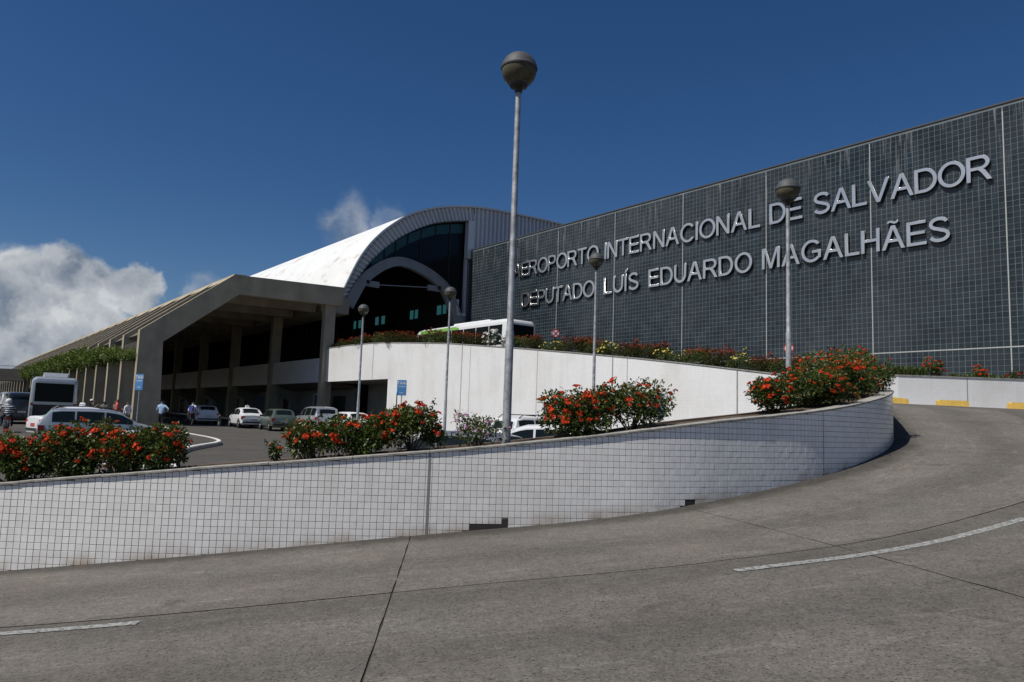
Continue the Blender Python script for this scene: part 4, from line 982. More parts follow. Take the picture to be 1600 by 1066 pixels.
SH = [  # foreground bed: position on the bed, size, label
 ((-8.55, 11.55, -1.32), (.62, .5, .78), 16, 'red ixora shrub cut off by the left edge of the photo'),
 ((-7.62, 11.5, -1.22), (.64, .5, .82), 20, 'red flowering shrub second from the left edge on the foreground wall'),
 ((-6.75, 11.52, -1.12), (.66, .5, .90), 26, 'broad red flowering shrub in front of the parked silver taxi'),
 ((-6.05, 11.55, -1.04), (.58, .5, .86), 22, 'red flowering shrub third in the left clump, before the taxi windows'),
 ((-5.42, 11.55, -.97), (.50, .42, .76), 12, 'rounded shrub ending the left clump, beside the kerbed island'),
 ((-3.02, 11.74, -.72), (.52, .42, .72), 20, 'red flowering shrub left of the middle clump, beneath the silver off-roader'),
 ((-2.35, 11.86, -.65), (.52, .42, .70), 16, 'red flowering shrub in the centre of the middle clump'),
 ((-1.55, 11.95, -.55), (.58, .45, .76), 18, 'dark round shrub ending the middle clump, next to pink flowers'),
 ((1.12, 12.42, -.23), (.74, .5, .82), 34, 'wide red shrub left half of the clump right of the tall lamp'),
 ((2.08, 12.68, -.06), (.84, .55, .86), 32, 'wide red shrub right half of the clump right of the tall lamp'),
 ((5.02, 14.05, .30), (.46, .45, .78), 26, 'spiky red shrub left of the clump on the wall tip'),
 ((5.95, 14.75, .44), (.62, .55, .90), 30, 'red shrub in the middle of the clump on the wall tip'),
 ((7.3, 16.1, .76), (.75, .65, .95), 34, 'big red shrub at the rounded tip of the wall'),
 ((8.1, 18.4, 1.0), (.95, .85, 1.15), 24, 'red shrub standing behind the others on the wall tip'),
 ((9.3, 20.6, 1.2), (.95, .95, 1.2), 26, 'farthest red shrub of the tip clump, next to the white planter wall'),
 ((8.3, 17.15, .95), (.66, .55, .92), 20, 'rounded red shrub nearest the grey coping at the very tip'),
 ((6.45, 14.95, .52), (.55, .5, .8), 20, 'low red shrub leaning over the coping at the wall tip'),
]
for i, (p, d, nf, lb) in enumerate(SH):
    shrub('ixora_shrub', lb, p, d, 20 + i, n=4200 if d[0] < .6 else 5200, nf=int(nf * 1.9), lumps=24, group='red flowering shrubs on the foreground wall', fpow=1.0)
shrub('ixora_shrub', 'small leafy sprig standing apart left of the middle clump', (-3.62, 11.68, -.79), (.15, .14, .40), 51, n=180, leaf=.075, nf=2, lumps=6)
shrub('periwinkle', 'sparse bush with pale pink flowers beside the tall lamp post', (-.52, 12.1, -.44), (.50, .42, .62), 52, n=950, leaf=.062, nf=26, clusters=CLP, lumps=18, hollow=.1, asp=.5, cl_scale=1.2)

# shrubs along the top of the long white wall
FS = [(57.0, .9, .8, 'low shrub beside the terminal column at the left end of the long wall'), (54.6, 1.3, 1.15, 'second shrub from the terminal column on the long wall'), (51.6, 1.5, 1.3, 'bronze shrub on the long wall left of the small lamp by the recess'),
      (48.9, 1.3, 1.45, 'bronze shrub on the long wall above its first vertical joint'), (46.6, 1.3, 1.4, 'bronze shrub on the long wall above the blue taxi sign'), (44.2, 1.0, 1.2, 'small bronze shrub on the long wall before the coach nose'),
      (41.2, 1.5, 1.55, 'shrub on the long wall in front of the coach windscreen'), (38.6, 1.2, 1.4, 'red topped shrub on the long wall under the coach side windows'), (36.9, 1.0, 1.25, 'red shrub on the long wall left of the white flowers'),
      (33.2, 1.2, 1.4, 'dense shrub on the long wall hiding the rear of the coach'), (31.6, .9, 1.15, 'red shrub on the long wall left of the no parking sign'), (27.9, 1.2, 1.15, 'red topped shrub on the long wall right of the no parking sign'), (26.4, 1.0, 1.0, 'shrub on the long wall just left of the middle lamp pole'),
      (23.9, 1.1, 1.05, 'shrub on the long wall just right of the middle lamp pole'), (22.6, 1.0, 1.1, 'tall bronze shrub on the long wall before the yellow flowers'), (20.3, .9, 1.0, 'dark shrub on the long wall right of the yellow flowers'),
      (19.0, 1.0, 1.05, 'dark shrub on the long wall above its last joint'), (16.9, .8, .95, 'shrub on the long wall left of the lamp with a black dome'), (15.9, .9, 1.0, 'shrub on the long wall behind the black domed lamp pole'), (14.9, .8, .95, 'last shrub on the long wall behind the tip clump')]
FMESH = []
for k in range(4):
    V, F, var, cs = leaf_mesh(2600, (1, .85, 1), 200 + k, .095, 26, .4)
    P = V.reshape(-1, 4, 3)[:, 2]; rs = np.random.RandomState(k); sc_ = P[:, 2] + rs.uniform(0, .45, len(P)); sel = np.argsort(-sc_)[:230]
    fv = []; ff = []; fva = []
    for q in sel:
        d = rs.normal(size=3); d /= np.linalg.norm(d); s = np.cross(d, rs.normal(size=3)); s /= np.linalg.norm(s); t = np.cross(d, s); h = .036 * rs.uniform(.6, 1.3); o = len(fv); c = P[q] + np.array([0, -.02, .03])
        fv += [c + s * h, c + t * h, c - s * h, c - t * h]; ff += [(o, o + 1, o + 2), (o, o + 2, o + 3)]; fva += [rs.uniform(0, .95)] * 4
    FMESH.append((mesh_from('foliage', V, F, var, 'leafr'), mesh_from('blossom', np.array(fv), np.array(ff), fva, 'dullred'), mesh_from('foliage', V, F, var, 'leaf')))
for i, (u_, r, h, lb) in enumerate(FS):
    p = L(26.15, u_, ftop(u_) - .1 if u_ > 14.2 else 1.8)
    t = thing('ixora_shrub', lb, 'shrub', p, random.uniform(0, 6), 'shrubs along the long white wall'); t.scale = (r, r * .8, h * (.86 if u_ < 33 else .70))
    f = FMESH[i % 4]; obj('foliage', f[0] if i % 3 else f[2], t); tag(obj('blossom', f[1], t), kind='stuff')
shrub('flowering_bush', 'bush of white flowers on the long wall in front of the coach', L(26.0, 35.3, 4.2), (.7, .6, 1.2), 61, n=320, leaf=.11, nf=60, clusters=CLW, lumps=12, cl_scale=3.2, fbase=.3)
CLY = [cluster_mesh('flower', 'yellowp', .03, 10, 7, .022)]
for u_, lb in ((29.6, 'bush with yellow leaves and flowers right of the no parking sign post'), (21.5, 'low bush dotted with yellow flowers on the long wall'), (25.2, 'low green bush with pale flowers behind the middle lamp pole'), (17.9, 'low green bush with yellow flowers near the end of the long wall')):
    shrub('flowering_bush', lb, L(26.0, u_, ftop(u_) - .1), (.85, .6, .85), 70 + int(u_), n=900, leaf=.10, nf=22, clusters=CLY, lumps=12, cl_scale=2.0)
# shrubs and strap-leaved plants in the right planter
shrub('ixora_shrub', 'red shrub in the right planter between strap leaves and wall joint', (19.35, 33.7, 2.55), (.55, .4, 1.0), 81, n=900, leaf=.11, nf=26, clusters=CL, cl_scale=1.6)
shrub('ixora_shrub', 'small red shrub near the middle of the right planter', (21.5, 33.7, 2.55), (.40, .35, .62), 82, n=600, leaf=.10, nf=16, cl_scale=1.6)
shrub('ixora_shrub', 'dry brownish shrub in the planter at the right edge of the photo', (23.1, 33.6, 2.55), (.35, .3, .62), 83, n=300, leaf=.10, nf=4, mat='leafr', cl_scale=1.3)
def blades(n, x0, x1, y, z, h, seed):
    rs = np.random.RandomState(seed); V = []; F = []; var = []
    for k in range(n):
        b = np.array([rs.uniform(x0, x1), y + rs.uniform(-.25, .35), z]); a = rs.uniform(0, 6.28); ln = h * rs.uniform(.6, 1.15); o = len(V)
        d = np.array([math.cos(a), math.sin(a), 0]); s = np.array([-d[1], d[0], 0]) * .022
        m_ = b + d * ln * .25 + np.array([0, 0, ln * .75]); e = b + d * ln * .7 + np.array([0, 0, ln * .85])
        V += [b - s, b + s, m_ + s * .9, m_ - s * .9, e]; F += [(o, o + 1, o + 2), (o, o + 2, o + 3), (o + 3, o + 2, o + 4)]; var += [rs.uniform(0, .95)] * 5
    return mesh_from('strap_leaves', np.array(V), np.array(F), var, 'grassblade')
tag(obj('strap_leaf_plants', blades(900, 16.0, 18.9, 33.55, 2.52, .62, 3)), 'clumped green strap leaves growing in the right planter', 'plants', kind='stuff')
tag(obj('strap_leaf_plants', blades(260, 20.1, 22.9, 33.6, 2.52, .38, 4)), 'short thin strap leaves between the shrubs of the right planter', 'plants', kind='stuff')
# climbing plants hanging from the terminal's troughs
VM = []
for k in range(3):
    V, F, var, cs = leaf_mesh(2600, (.95, 2.75, 1.9), 300 + k, .2, 30, .3, base=-.3, asp=.55); VM.append(mesh_from('foliage', V, F, var, 'vine'))
NUMW = ['first', 'second', 'third', 'fourth', 'fifth', 'sixth', 'seventh', 'eighth', 'ninth', 'tenth', 'eleventh', 'twelfth', 'thirteenth', 'fourteenth']
for i in range(14):
    u_ = US[i] + 3.0; sz = (.55, .75, .95, 1.1, 1.2, 1.2, 1.2, 1.2, 1.2, 1.2, 1.2, 1.2, 1.2, 1.2)[i]
    t = bthing('climbing_plant', 'green climbing plant hanging between terminal fins, %s bay from the front' % NUMW[i], 'plant', 11.0, u_, 3.35, 'climbing plants along the terminal fins')
    o = obj('foliage', VM[i % 3], t); o.scale = (sz, 1.0, sz); 
    stems([(0, -1.5, .8), (.1, 0, .9), (0, 1.5, .8)], 3).build('stem', 'stem', t)

# ------------------------------------------------------------------ lamps
def lamp(label, x, y, zb, zg, rg, rp=.065, lean=0.):
    """ball lamp: zg centre of the globe"""
    t = thing('street_lamp', label, 'street lamp', (x, y, zb), 0, 'ball street lamps on tall poles')
    h = zg - zb; mb = MB()
    mb.tube([(0, 0, -.1), (0, 0, h * .30), (0, 0, h * .305), (0, 0, h - rg * 1.25)], [rp * 1.12, rp * 1.02, rp * .86, rp * .72], 14); p = mb.build('pole', 'galv', t); smooth_by_angle(p, 40)
    mb = MB(); mb.lathe([(.001, h - rg * 1.35), (rp * .9, h - rg * 1.35), (rp * 1.0, h - rg * 1.1), (rg * .5, h - rg * .98), (rg * .52, h - rg * .84), (.001, h - rg * .84)], 18); smooth_by_angle(mb.build('collar', 'lampblack', t), 40)
    mb = MB(); pr = [(rg * math.cos(R_(a)), h + rg * math.sin(R_(a))) for a in np.linspace(-58, 8, 14)]; mb.lathe(pr, 28); mb.build('globe', 'lampglobe', t, True)
    mb = MB(); pr = [(rg * 1.03, h + rg * .02), (rg * 1.05, h + rg * .05), (rg * 1.05, h + rg * .14)] + [(rg * 1.04 * math.cos(R_(a)), h + rg * 1.04 * math.sin(R_(a))) for a in np.linspace(9, 89.9, 12)]; mb.lathe(pr, 28)
    cp_ = mb.build('cap', 'lampcap', t); smooth_by_angle(cp_, 40)
    mb = MB(); mb.lathe([(.001, h - rg * .8), (rg * .14, h - rg * .8), (rg * .17, h - rg * .2), (rg * .1, h + .02), (.001, h + .04)], 12); mb.build('bulb_holder', 'lampblack', t, True)
    mb = MB(); mb.lathe([(rp * 1.9, -.02), (rp * 1.9, .03), (rp * 1.2, .05)], 12); mb.build('base_flange', 'galv', t)
    return t
lamp('tall lamp on the foreground wall, nearest the camera, rising into the sky', -.04, 12.1, -.48, 5.99, .302, .066)
lamp('lamp with a black dome crossing the steel letters at right', 7.34, 19.4, .9, 6.46, .315, .072)
lamp('middle lamp standing before the first letters of the airport name', 3.44, 30.44, lot_z(3.4, 30.4), 6.82, .312, .075)
lamp('lamp in front of the vault gable, left of the tall foreground lamp', -3.26, 37.53, lot_z(-3.3, 37.5), 6.43, .31, .075)
lamp('farthest lamp, beside the recess under the white wall', -8.73, 42.59, lot_z(-8.7, 42.6), 6.13, .31, .075)

# ------------------------------------------------------------------ signs
def text_mesh(body, size, mat, ext=.002):
    cu = bpy.data.curves.new('txt', 'FONT'); cu.body = body; cu.size = size; cu.extrude = ext; cu.align_x = 'CENTER'; cu.align_y = 'CENTER'
    o = bpy.data.objects.new('txt', cu); COL.objects.link(o)
    me = bpy.data.meshes.new_from_object(o.evaluated_get(bpy.context.evaluated_depsgraph_get())); bpy.data.objects.remove(o)
    me.materials.clear(); me.materials.append(M[mat]); return me
def taxi_sign(label, x, y, zc, w, h, rz):
    zb = lot_z(x, y); t = thing('taxi_sign', label, 'sign', (x, y, zb), rz, 'blue taxi signs')
    mb = MB(); mb.tube([(0, .03, -.05), (0, .03, zc - zb + h * .45)], .03, 8); mb.build('post', 'galv', t)
    mb = MB(); r = .05; c = [(w / 2 - r, h / 2 - r, 0), (-w / 2 + r, h / 2 - r, 90), (-w / 2 + r, -h / 2 + r, 180), (w / 2 - r, -h / 2 + r, 270)]
    pl = []
    for cx, cz, a in c: pl += [(p[0], p[1] + zc - zb) for p in arc(cx, cz, r, r, a, a + 90, 4)]
    mb.prism(pl, 'y', -.02, .0); b = mb.build('panel', 'bluesign', t)
    rot = (math.pi / 2, 0, 0)
    for tx, sz, dz in (('TAXI', .24, .25), ('COMUM', .11, .06), ('TAXI', .10, -.28)):
        o = obj('lettering', text_mesh(tx, sz, 'signwhite'), b); o.location = (0, -.024, zc - zb + dz * h / .84); o.rotation_euler = rot
    return t
taxi_sign('blue taxi sign on a post before the first terminal fin', -19.1, 38.0, 1.3, .50, .82, R_(-22))
taxi_sign('blue taxi sign on a post before the white wall recess', -6.18, 42.0, 1.63, .55, .88, R_(-8))
def round_sign(label, P, r, rz, hpost):
    t = thing('no_parking_sign', label, 'sign', (P[0], P[1], P[2] - hpost), rz)
    mb = MB(); mb.tube([(0, .04, -.1), (0, .04, hpost + r * .6)], .035, 8); mb.build('post', 'blacktrim', t)
    mb = MB(); mb.lathe([(.001, -.02), (r * .98, -.02), (r, 0), (.001, 0)], 28, (0, 0, hpost), axis='y'); d = mb.build('disc', 'signwhite', t)
    mb = MB(); mb.lathe([(r * .78, -.026), (r * 1.0, -.026), (r * 1.0, -.02)], 28, (0, 0, hpost), axis='y'); mb.build('ring', 'signred', d)
    for a in (45, -45):
        mb = MB(); mb.box((0, -.028 - (.004 if a > 0 else 0), hpost), (r * 1.6, .006, r * .18), 0, Euler((0, R_(a), 0)).to_matrix()); mb.build('bar', 'signred', d)
    return t
p = L(27.2, 30.85, 4.95); round_sign('round red ringed no stopping sign with a cross before the dark wall', p, .24, R_(12), 2.0)
p = L(28, 17.1, 3.42); round_sign('small round red and white sign half hidden by the black domed lamp pole', p + Vector((.1, 0, 0)), .2, R_(-28), 1.9)
# poster stand and thin pole in the car park
ps = bthing('poster_stand', 'blue poster board in a pale frame beside the terminal entrance', 'poster', 26.6, 61.5, -1.1)
mb = MB(); mb.bb(26.55, 26.62, 60.2, 62.0, -.9, 1.65); bpart(mb, 'board', 'bannerblue', ps)
mb = MB()
for a, b, c, d in ((60.1, 60.2, -1.1, 1.72), (62.0, 62.1, -1.1, 1.72), (60.2, 62.0, 1.65, 1.72)): mb.bb(26.53, 26.64, a, b, c, d)
bpart(mb, 'frame', 'band', ps)
mb = MB(); mb.lathe([(.001, 26.53), (.3, 26.53), (.3, 26.545)], 20, (0, 0, 0)); mb.v = [(z, x + 61.1, y + .75) for x, y, z in mb.v]; bpart(mb, 'roundel', 'wplate', ps)
tp = thing('marker_pole', 'thin dark upright pole beside the blue taxi sign at the white wall', 'pole', (-6.13, 40, lot_z(-6, 40)))
mb = MB(); mb.tube([(0, 0, 0), (0, 0, 2.7)], .03, 8); mb.build('pole', 'blacktrim', tp); mb = MB(); mb.lathe([(.09, 0), (.09, .04), (.03, .06)], 10); mb.build('foot', 'blacktrim', tp)
hy = thing('fire_hydrant', 'black and yellow bollard by the terminal kerb left of the white sedan', 'bollard', tuple(Vector((-21.4, 54.8, lot_z(-21, 55)))))
mb = MB(); mb.lathe([(.16, 0), (.16, .35), (.14, .36), (.14, .7), (.16, .72), (.15, .95), (.08, 1.08), (.001, 1.1)], 14); mb.m = [1 if (i // 14) in (3,) else 0 for i in range(len(mb.f))]; mb.build('post', ['blacktrim', 'yellow'], hy, True)
mb = MB(); mb.tube([(-.22, 0, .8), (.22, 0, .8)], .05, 8); mb.build('cap', 'blacktrim', hy); hy.scale = (.8, .8, .8)
# terminal kerb with white painted edge
mb = MB(); kbp = [(26.2, 58.5), (24.9, 58.5), (24.2, 60), (24.2, 170), (26.2, 170)]; mb.prism([tuple(L(w, u_, 0))[:2] for w, u_ in kbp], 'z', 0, 1, 0)
mb.v = [(x, y, lot_z(x, y) + (.15 if z > .5 else -.1)) for x, y, z in mb.v]; tk = tag(mb.build('terminal_pavement', 'kerbgrey'), kind='structure')
mb = MB(); a = L(24.18, 60, 0); b = L(24.18, 170, 0); mb.add([(a.x, a.y, lot_z(a.x, a.y) - .02), (b.x, b.y, lot_z(b.x, b.y) - .02), (b.x, b.y, lot_z(b.x, b.y) + .16), (a.x, a.y, lot_z(a.x, a.y) + .16)], [(0, 1, 2, 3)]); mb.build('kerb_edge', 'kerbwhite', tk)
# steel barrier rail by the walking man
br = thing('barrier_rail', 'dark low barrier rail in front of the white estate car', 'railing', (-24.6, 54.6, lot_z(-24, 54)), R_(12))
for x in (-.95, 0, .95):
    mb = MB(); mb.tube([(x, 0, 0), (x, 0, .95)], .03, 6); mb.build('post', 'blacktrim', br)
for z in (.5, .92):
    mb = MB(); mb.tube([(-.95, 0, z), (.95, 0, z)], .028, 6); mb.build('rail', 'blacktrim', br)

# ------------------------------------------------------------------ vehicles  (+x is forward)
CARS = {
 #  x, z0, belt, top, halfwidth scale
 'hatch': dict(L=3.85, W=1.66, ws=(.42, 1.05), rw=(-1.80, -1.52), side=[(-1.50, -1.0), (-.93, -.08), (-.02, .84)], wh=(-1.18, 1.22), st=[
  (-1.92, .38, .62, .64, .86), (-1.90, .28, .80, .83, .93), (-1.84, .25, .90, .98, .96), (-1.72, .24, .92, 1.16, .98), (-1.52, .22, .93, 1.40, 1), (-1.2, .22, .93, 1.46, 1), (-.3, .22, .92, 1.475, 1), (.2, .22, .92, 1.45, 1), (.45, .22, .92, 1.38, 1), (.78, .22, .92, 1.17, 1), (1.08, .22, .91, .98, .99), (1.45, .22, .84, .89, .97), (1.75, .24, .74, .78, .93), (1.88, .28, .62, .66, .86), (1.92, .34, .52, .54, .8)]),
 'sedan': dict(L=4.2, W=1.68, ws=(.45, 1.05), rw=(-1.45, -.95), side=[(-1.22, -.78), (-.72, .06), (.12, .86)], wh=(-1.28, 1.3), st=[
  (-2.12, .38, .60, .62, .86), (-2.10, .28, .86, .90, .93), (-2.02, .25, .93, .98, .96), (-1.6, .22, .94, 1.01, .98), (-1.45, .22, .94, 1.04, 1), (-1.2, .22, .93, 1.22, 1), (-.95, .22, .92, 1.38, 1), (-.6, .22, .92, 1.44, 1), (-.1, .22, .91, 1.45, 1), (.25, .22, .91, 1.42, 1), (.48, .22, .91, 1.35, 1), (.8, .22, .91, 1.14, 1), (1.1, .22, .9, .97, .99), (1.5, .22, .84, .89, .97), (1.9, .24, .74, .78, .93), (2.05, .28, .62, .66, .86), (2.1, .34, .52, .54, .8)]),
 'estate': dict(L=4.3, W=1.70, ws=(.5, 1.12), rw=(-2.0, -1.74), side=[(-1.72, -1.02), (-.95, -.06), (.0, .9)], wh=(-1.3, 1.32), st=[
  (-2.14, .38, .62, .64, .86), (-2.12, .28, .84, .88, .93), (-2.05, .25, .93, 1.0, .96), (-1.92, .24, .94, 1.18, .98), (-1.74, .22, .94, 1.40, 1), (-1.45, .22, .94, 1.45, 1), (-.5, .22, .93, 1.47, 1), (.1, .22, .92, 1.45, 1), (.5, .22, .92, 1.38, 1), (.82, .22, .92, 1.17, 1), (1.14, .22, .91, .98, .99), (1.55, .22, .84, .89, .97), (1.95, .24, .74, .78, .93), (2.1, .28, .62, .66, .86), (2.15, .34, .52, .54, .8)]),
 'suv': dict(L=4.3, W=1.76, ws=(.55, 1.02), rw=(-2.05, -1.92), side=[(-1.85, -1.1), (-1.02, -.1), (-.03, .86)], wh=(-1.3, 1.3), st=[
  (-2.14, .42, .80, .82, .9), (-2.12, .34, 1.0, 1.04, .95), (-2.06, .3, 1.08, 1.16, .97), (-1.98, .3, 1.09, 1.42, .99), (-1.9, .3, 1.09, 1.66, 1), (-1.6, .3, 1.09, 1.72, 1), (-.4, .3, 1.08, 1.73, 1), (.2, .3, 1.07, 1.70, 1), (.55, .3, 1.07, 1.62, 1), (.8, .3, 1.07, 1.36, 1), (1.05, .3, 1.06, 1.12, .99), (1.6, .3, 1.0, 1.06, .97), (2.0, .32, .88, .92, .93), (2.12, .36, .7, .74, .88), (2.16, .42, .6, .62, .82)]),
 'van': dict(L=4.8, W=1.85, ws=(1.0, 1.75), rw=(-2.36, -2.28), side=[(-2.2, -1.0), (-.9, .3), (.38, 1.3)], wh=(-1.5, 1.55), st=[
  (-2.4, .42, .8, .82, .92), (-2.38, .32, 1.05, 1.1, .96), (-2.32, .3, 1.1, 1.7, .98), (-2.25, .3, 1.12, 1.92, 1), (-1.8, .3, 1.12, 1.98, 1), (.2, .3, 1.1, 1.99, 1), (.95, .3, 1.1, 1.94, 1), (1.2, .3, 1.1, 1.78, 1), (1.5, .3, 1.1, 1.45, 1), (1.78, .3, 1.08, 1.16, .99), (2.15, .32, .92, .97, .95), (2.35, .36, .72, .76, .88), (2.4, .42, .6, .62, .82)]),
}
def car(label, kind, loc, heading, paint_, cat='car', taxi=False, rails=False, stripe=None, glass='cglass', plate='wplate', group=None, stickers=None, rglass=None):
    K = CARS[kind]; S = np.array(K['st']); hw = K['W'] / 2
    t = thing('parked_car' if cat == 'car' else cat, label, cat, loc, heading, group)
    def sec(x):
        z0, be, tp_, ws = (float(np.interp(x, S[:, 0], S[:, k])) for k in (1, 2, 3, 4)); w = hw * ws
        k = min(max((tp_ - be) / .5, 0), 1); wt = w * (.94 - .15 * k)
        return [(0, z0), (w * .86, z0), (w * .985, z0 + .10), (w, z0 + (be - z0) * .55), (w * .975, be), (wt, tp_ - .015 - .05 * k), (wt * .8, tp_ - .004), (0, tp_ + .02)]
    xs = sorted(set(list(S[:, 0]) + list(np.linspace(S[0, 0], S[-1, 0], 14))))
    mb = MB(); rows = []
    for x in xs:
        h = sec(x); rows.append([(x, y, z) for y, z in h] + [(x, -y, z) for y, z in h[-2:0:-1]])
    mb.grid(rows, closed=True); nc = len(rows[0])
    mb.f.append(tuple(range(nc))); mb.m.append(0); e = (len(rows) - 1) * nc; mb.f.append(tuple(e + k for k in range(nc - 1, -1, -1))); mb.m.append(0)
    mb.f = [tuple(reversed(f)) for f in mb.f]
    body = mb.build('body', paint_, t); smooth_by_angle(body, 38)
    # side windows
    for sg in (1, -1):
        for a, b in K['side']:
            mb = MB(); rows = []
            for x in np.linspace(a, b, 6):
                h = sec(x); p4, p5 = h[4], h[5]; r = []
                for tt in (.07, .5, .93): r.append((x, sg * (p4[0] + (p5[0] - p4[0]) * tt + .007), p4[1] + (p5[1] - p4[1]) * tt))
                rows.append(r)
            mb.grid(rows); 
            if sg > 0: mb.f = [tuple(reversed(f)) for f in mb.f]
            mb.build('side_window', glass, t)
    def topwin(a, b, name, gl=glass):
        mb = MB(); rows = []
        for x in np.linspace(a, b, 6):
            h = sec(x); w6, z6, z7 = h[6][0], h[6][1], h[7][1]; r = []
            for f in (-1.06, -.6, 0, .6, 1.06): r.append((x, w6 * f, (z7 + (z6 - z7) * min(abs(f), 1) - (.012 if abs(f) > 1 else 0)) + .008))
            rows.append(r)
        mb.grid(rows); mb.f = [tuple(reversed(f)) for f in mb.f] if False else mb.f
        return mb.build(name, gl, t)
    topwin(K['ws'][0] + .05, K['ws'][1] - .04, 'windscreen'); topwin(K['rw'][0] + .02, K['rw'][1] - .02, 'rear_window', rglass or glass)
    R = .31 if kind not in ('suv', 'van') else .36
    for x in K['wh']:
        for sg in (1, -1):
            wy = sg * (hw - .09)
            mb = MB(); mb.lathe([(.001, -.005), (R + .06, -.005), (R + .06, .005)], 18, (x, sg * (hw + .004), R + .01), axis='y'); mb.build('wheel_arch', 'blacktrim', t)
            mb = MB(); mb.lathe([(R * .6, -.1), (R * .92, -.1), (R, -.06), (R, .06), (R * .92, .1), (R * .6, .1)], 20, (x, wy + sg * .02, R), axis='y'); wl = mb.build('wheel', 'tyre', t, True)
            mb = MB(); y1 = wy + sg * .105; mb.lathe([(.001, 0), (R * .2, 0), (R * .25, -.02 * sg), (R * .55, -.01 * sg), (R * .64, 0)], 20, (x, y1, R), axis='y'); mb.build('rim', 'rim', wl)
    xr = S[0, 0]; xf = S[-1, 0]; zl = .74 if kind not in ('suv', 'van') else .92
    for sg in (1, -1):
        mb = MB(); mb.box((xr + .11, sg * (hw * .86), zl), (.2, hw * .26, .2)); mb.build('tail_lamp', 'redlamp', t)
        mb = MB(); mb.box((xf - .16, sg * (hw * .72), zl - .1), (.22, hw * .36, .14)); mb.build('headlight', 'headlamp', t)
        mb = MB(); mb.box((.78 if kind != 'van' else 1.3, sg * (hw + .07), 1.0 if kind not in ('suv', 'van') else 1.15), (.11, .17, .12)); mb.build('wing_mirror', 'blacktrim', t)
    mb = MB(); mb.box((xr - .004, 0, .62 if kind in ('hatch', 'estate', 'sedan') else .75), (.03, .42, .13)); mb.build('number_plate', plate, t)
    mb = MB(); mb.box((xr + .05, 0, .42), (.13, hw * 1.72, .1)); mb.build('rear_bumper', 'blacktrim', t); mb = MB(); mb.box((xf - .06, 0, .4), (.13, hw * 1.5, .1)); mb.build('front_bumper', 'blacktrim', t)
    if rails:
        tp_ = float(np.interp(-.6, S[:, 0], S[:, 3]))
        for sg in (1, -1):
            mb = MB(); y = sg * hw * .70; mb.tube([(-1.75, y, tp_ - .06), (-1.55, y, tp_ + .07), (-.6, y, tp_ + .09), (.15, y, tp_ + .06), (.35, y, tp_ - .05)], .018, 6); mb.build('roof_rail', 'blacktrim', t)
    if taxi:
        tp_ = float(np.interp(-.2, S[:, 0], S[:, 3])); mb = MB(); mb.prism([(-.16, tp_ + .01), (-.12, tp_ + .15), (-.05, tp_ + .19), (.05, tp_ + .19), (.12, tp_ + .15), (.16, tp_ + .01)], 'x', -.26, -.12)
        s_ = mb.build('taxi_light', 'signwhite', t); o = obj('lettering', text_mesh('TAXI', .1, 'bannerblue'), s_); o.location = (-.266, 0, tp_ + .09); o.rotation_euler = (math.pi / 2, 0, -math.pi / 2)
    if stripe:
        for sg in (1, -1):
            mb = MB(); rows = []
            for x in np.linspace(S[0, 0] + .25, S[-1, 0] - .35, 12):
                h = sec(x); rows.append([(x, sg * (h[3][0] + (h[4][0] - h[3][0]) * tt + .005), h[3][1] + (h[4][1] - h[3][1]) * tt) for tt in (.25, .8)])
            mb.grid(rows); mb.build('side_stripe', stripe, t)
    if stickers:
        for tx, y, z, sz, mt in stickers:
            o = obj('lettering', text_mesh(tx, sz, mt), t); o.location = (xr - .003, y, z); o.rotation_euler = (math.pi / 2, 0, -math.pi / 2)
    return t
def at_lot(x, y): return (x, y, lot_z(x, y))
HU = math.atan2(.788, -.616)                    # heading along u (away to the left)
M['tealglass'] = pm('teal_tinted_glass', (.10, .30, .27), .12); M['mauveglass'] = pm('mauve_film_glass', (.16, .035, .07), .15); M['signred2'] = M['signred']
car('silver estate taxi with roof rails parked behind the left shrubs', 'estate', at_lot(-15.5, 28.4), R_(33), 'psilver', rails=True, rglass='tealglass', stickers=[('TAXI', -.2, .88, .2, 'signred')])
car('white saloon with a red number plate and taxi roof light behind the bus', 'sedan', at_lot(-19.3, 33.8), R_(52), 'pwhite', taxi=True, rglass='mauveglass', plate='plate', stickers=[('SEDAN', .3, .84, .08, 'signred')][:0])
ct = car('white and green taxi half hidden by the left shrubs, just behind the wall', 'sedan', at_lot(-7.35, 14.35), R_(115), 'pwhite', stripe='taxigreen', stickers=[('TAXI', .15, .86, .2, 'signred')]); ct.scale = (.93, .95, .93)
car('white car at the left edge of the photo, only its bonnet showing', 'hatch', at_lot(-17.9, 21.8), R_(-5), 'pwhite')
car('white estate car parked under the canopy near the walking man', 'estate', at_lot(-24.7, 59.5), HU - R_(3), 'pwhite')
car('white saloon taxi with a roof light at the terminal kerb', 'sedan', at_lot(-19.4, 54.6), HU - R_(4), 'pwhite', taxi=True, stripe=None)
car('sage green hatchback parked right of the white saloon', 'hatch', at_lot(-16.1, 51.4), HU - R_(6), 'pgreen')
car('silver off-roader with dark windows behind the middle shrubs', 'suv', at_lot(-13.3, 51.0), HU - R_(2), 'psilver')
car('white hatchback hidden behind the middle shrubs before the recess', 'hatch', at_lot(-10.4, 47.5), HU, 'pwhite')
car('white off-roader with roof rails behind the tall lamp', 'suv', at_lot(1.3, 29.0), R_(40), 'pwhite', rails=True)
ct = car('white hatchback with dark windows right of the tall lamp', 'hatch', at_lot(.72, 20.2), R_(172), 'pwhite'); ct.scale = (1.05, 1.03, 1.1)
car('grey hatchback mostly hidden by the pink flowers', 'hatch', at_lot(-1.3, 17.2), R_(150), 'pgrey')
car('silver van facing the camera at the far left, behind the motorcyclist', 'van', at_lot(-36.6, 54.5), HU + math.pi, 'psilver', cat='van')
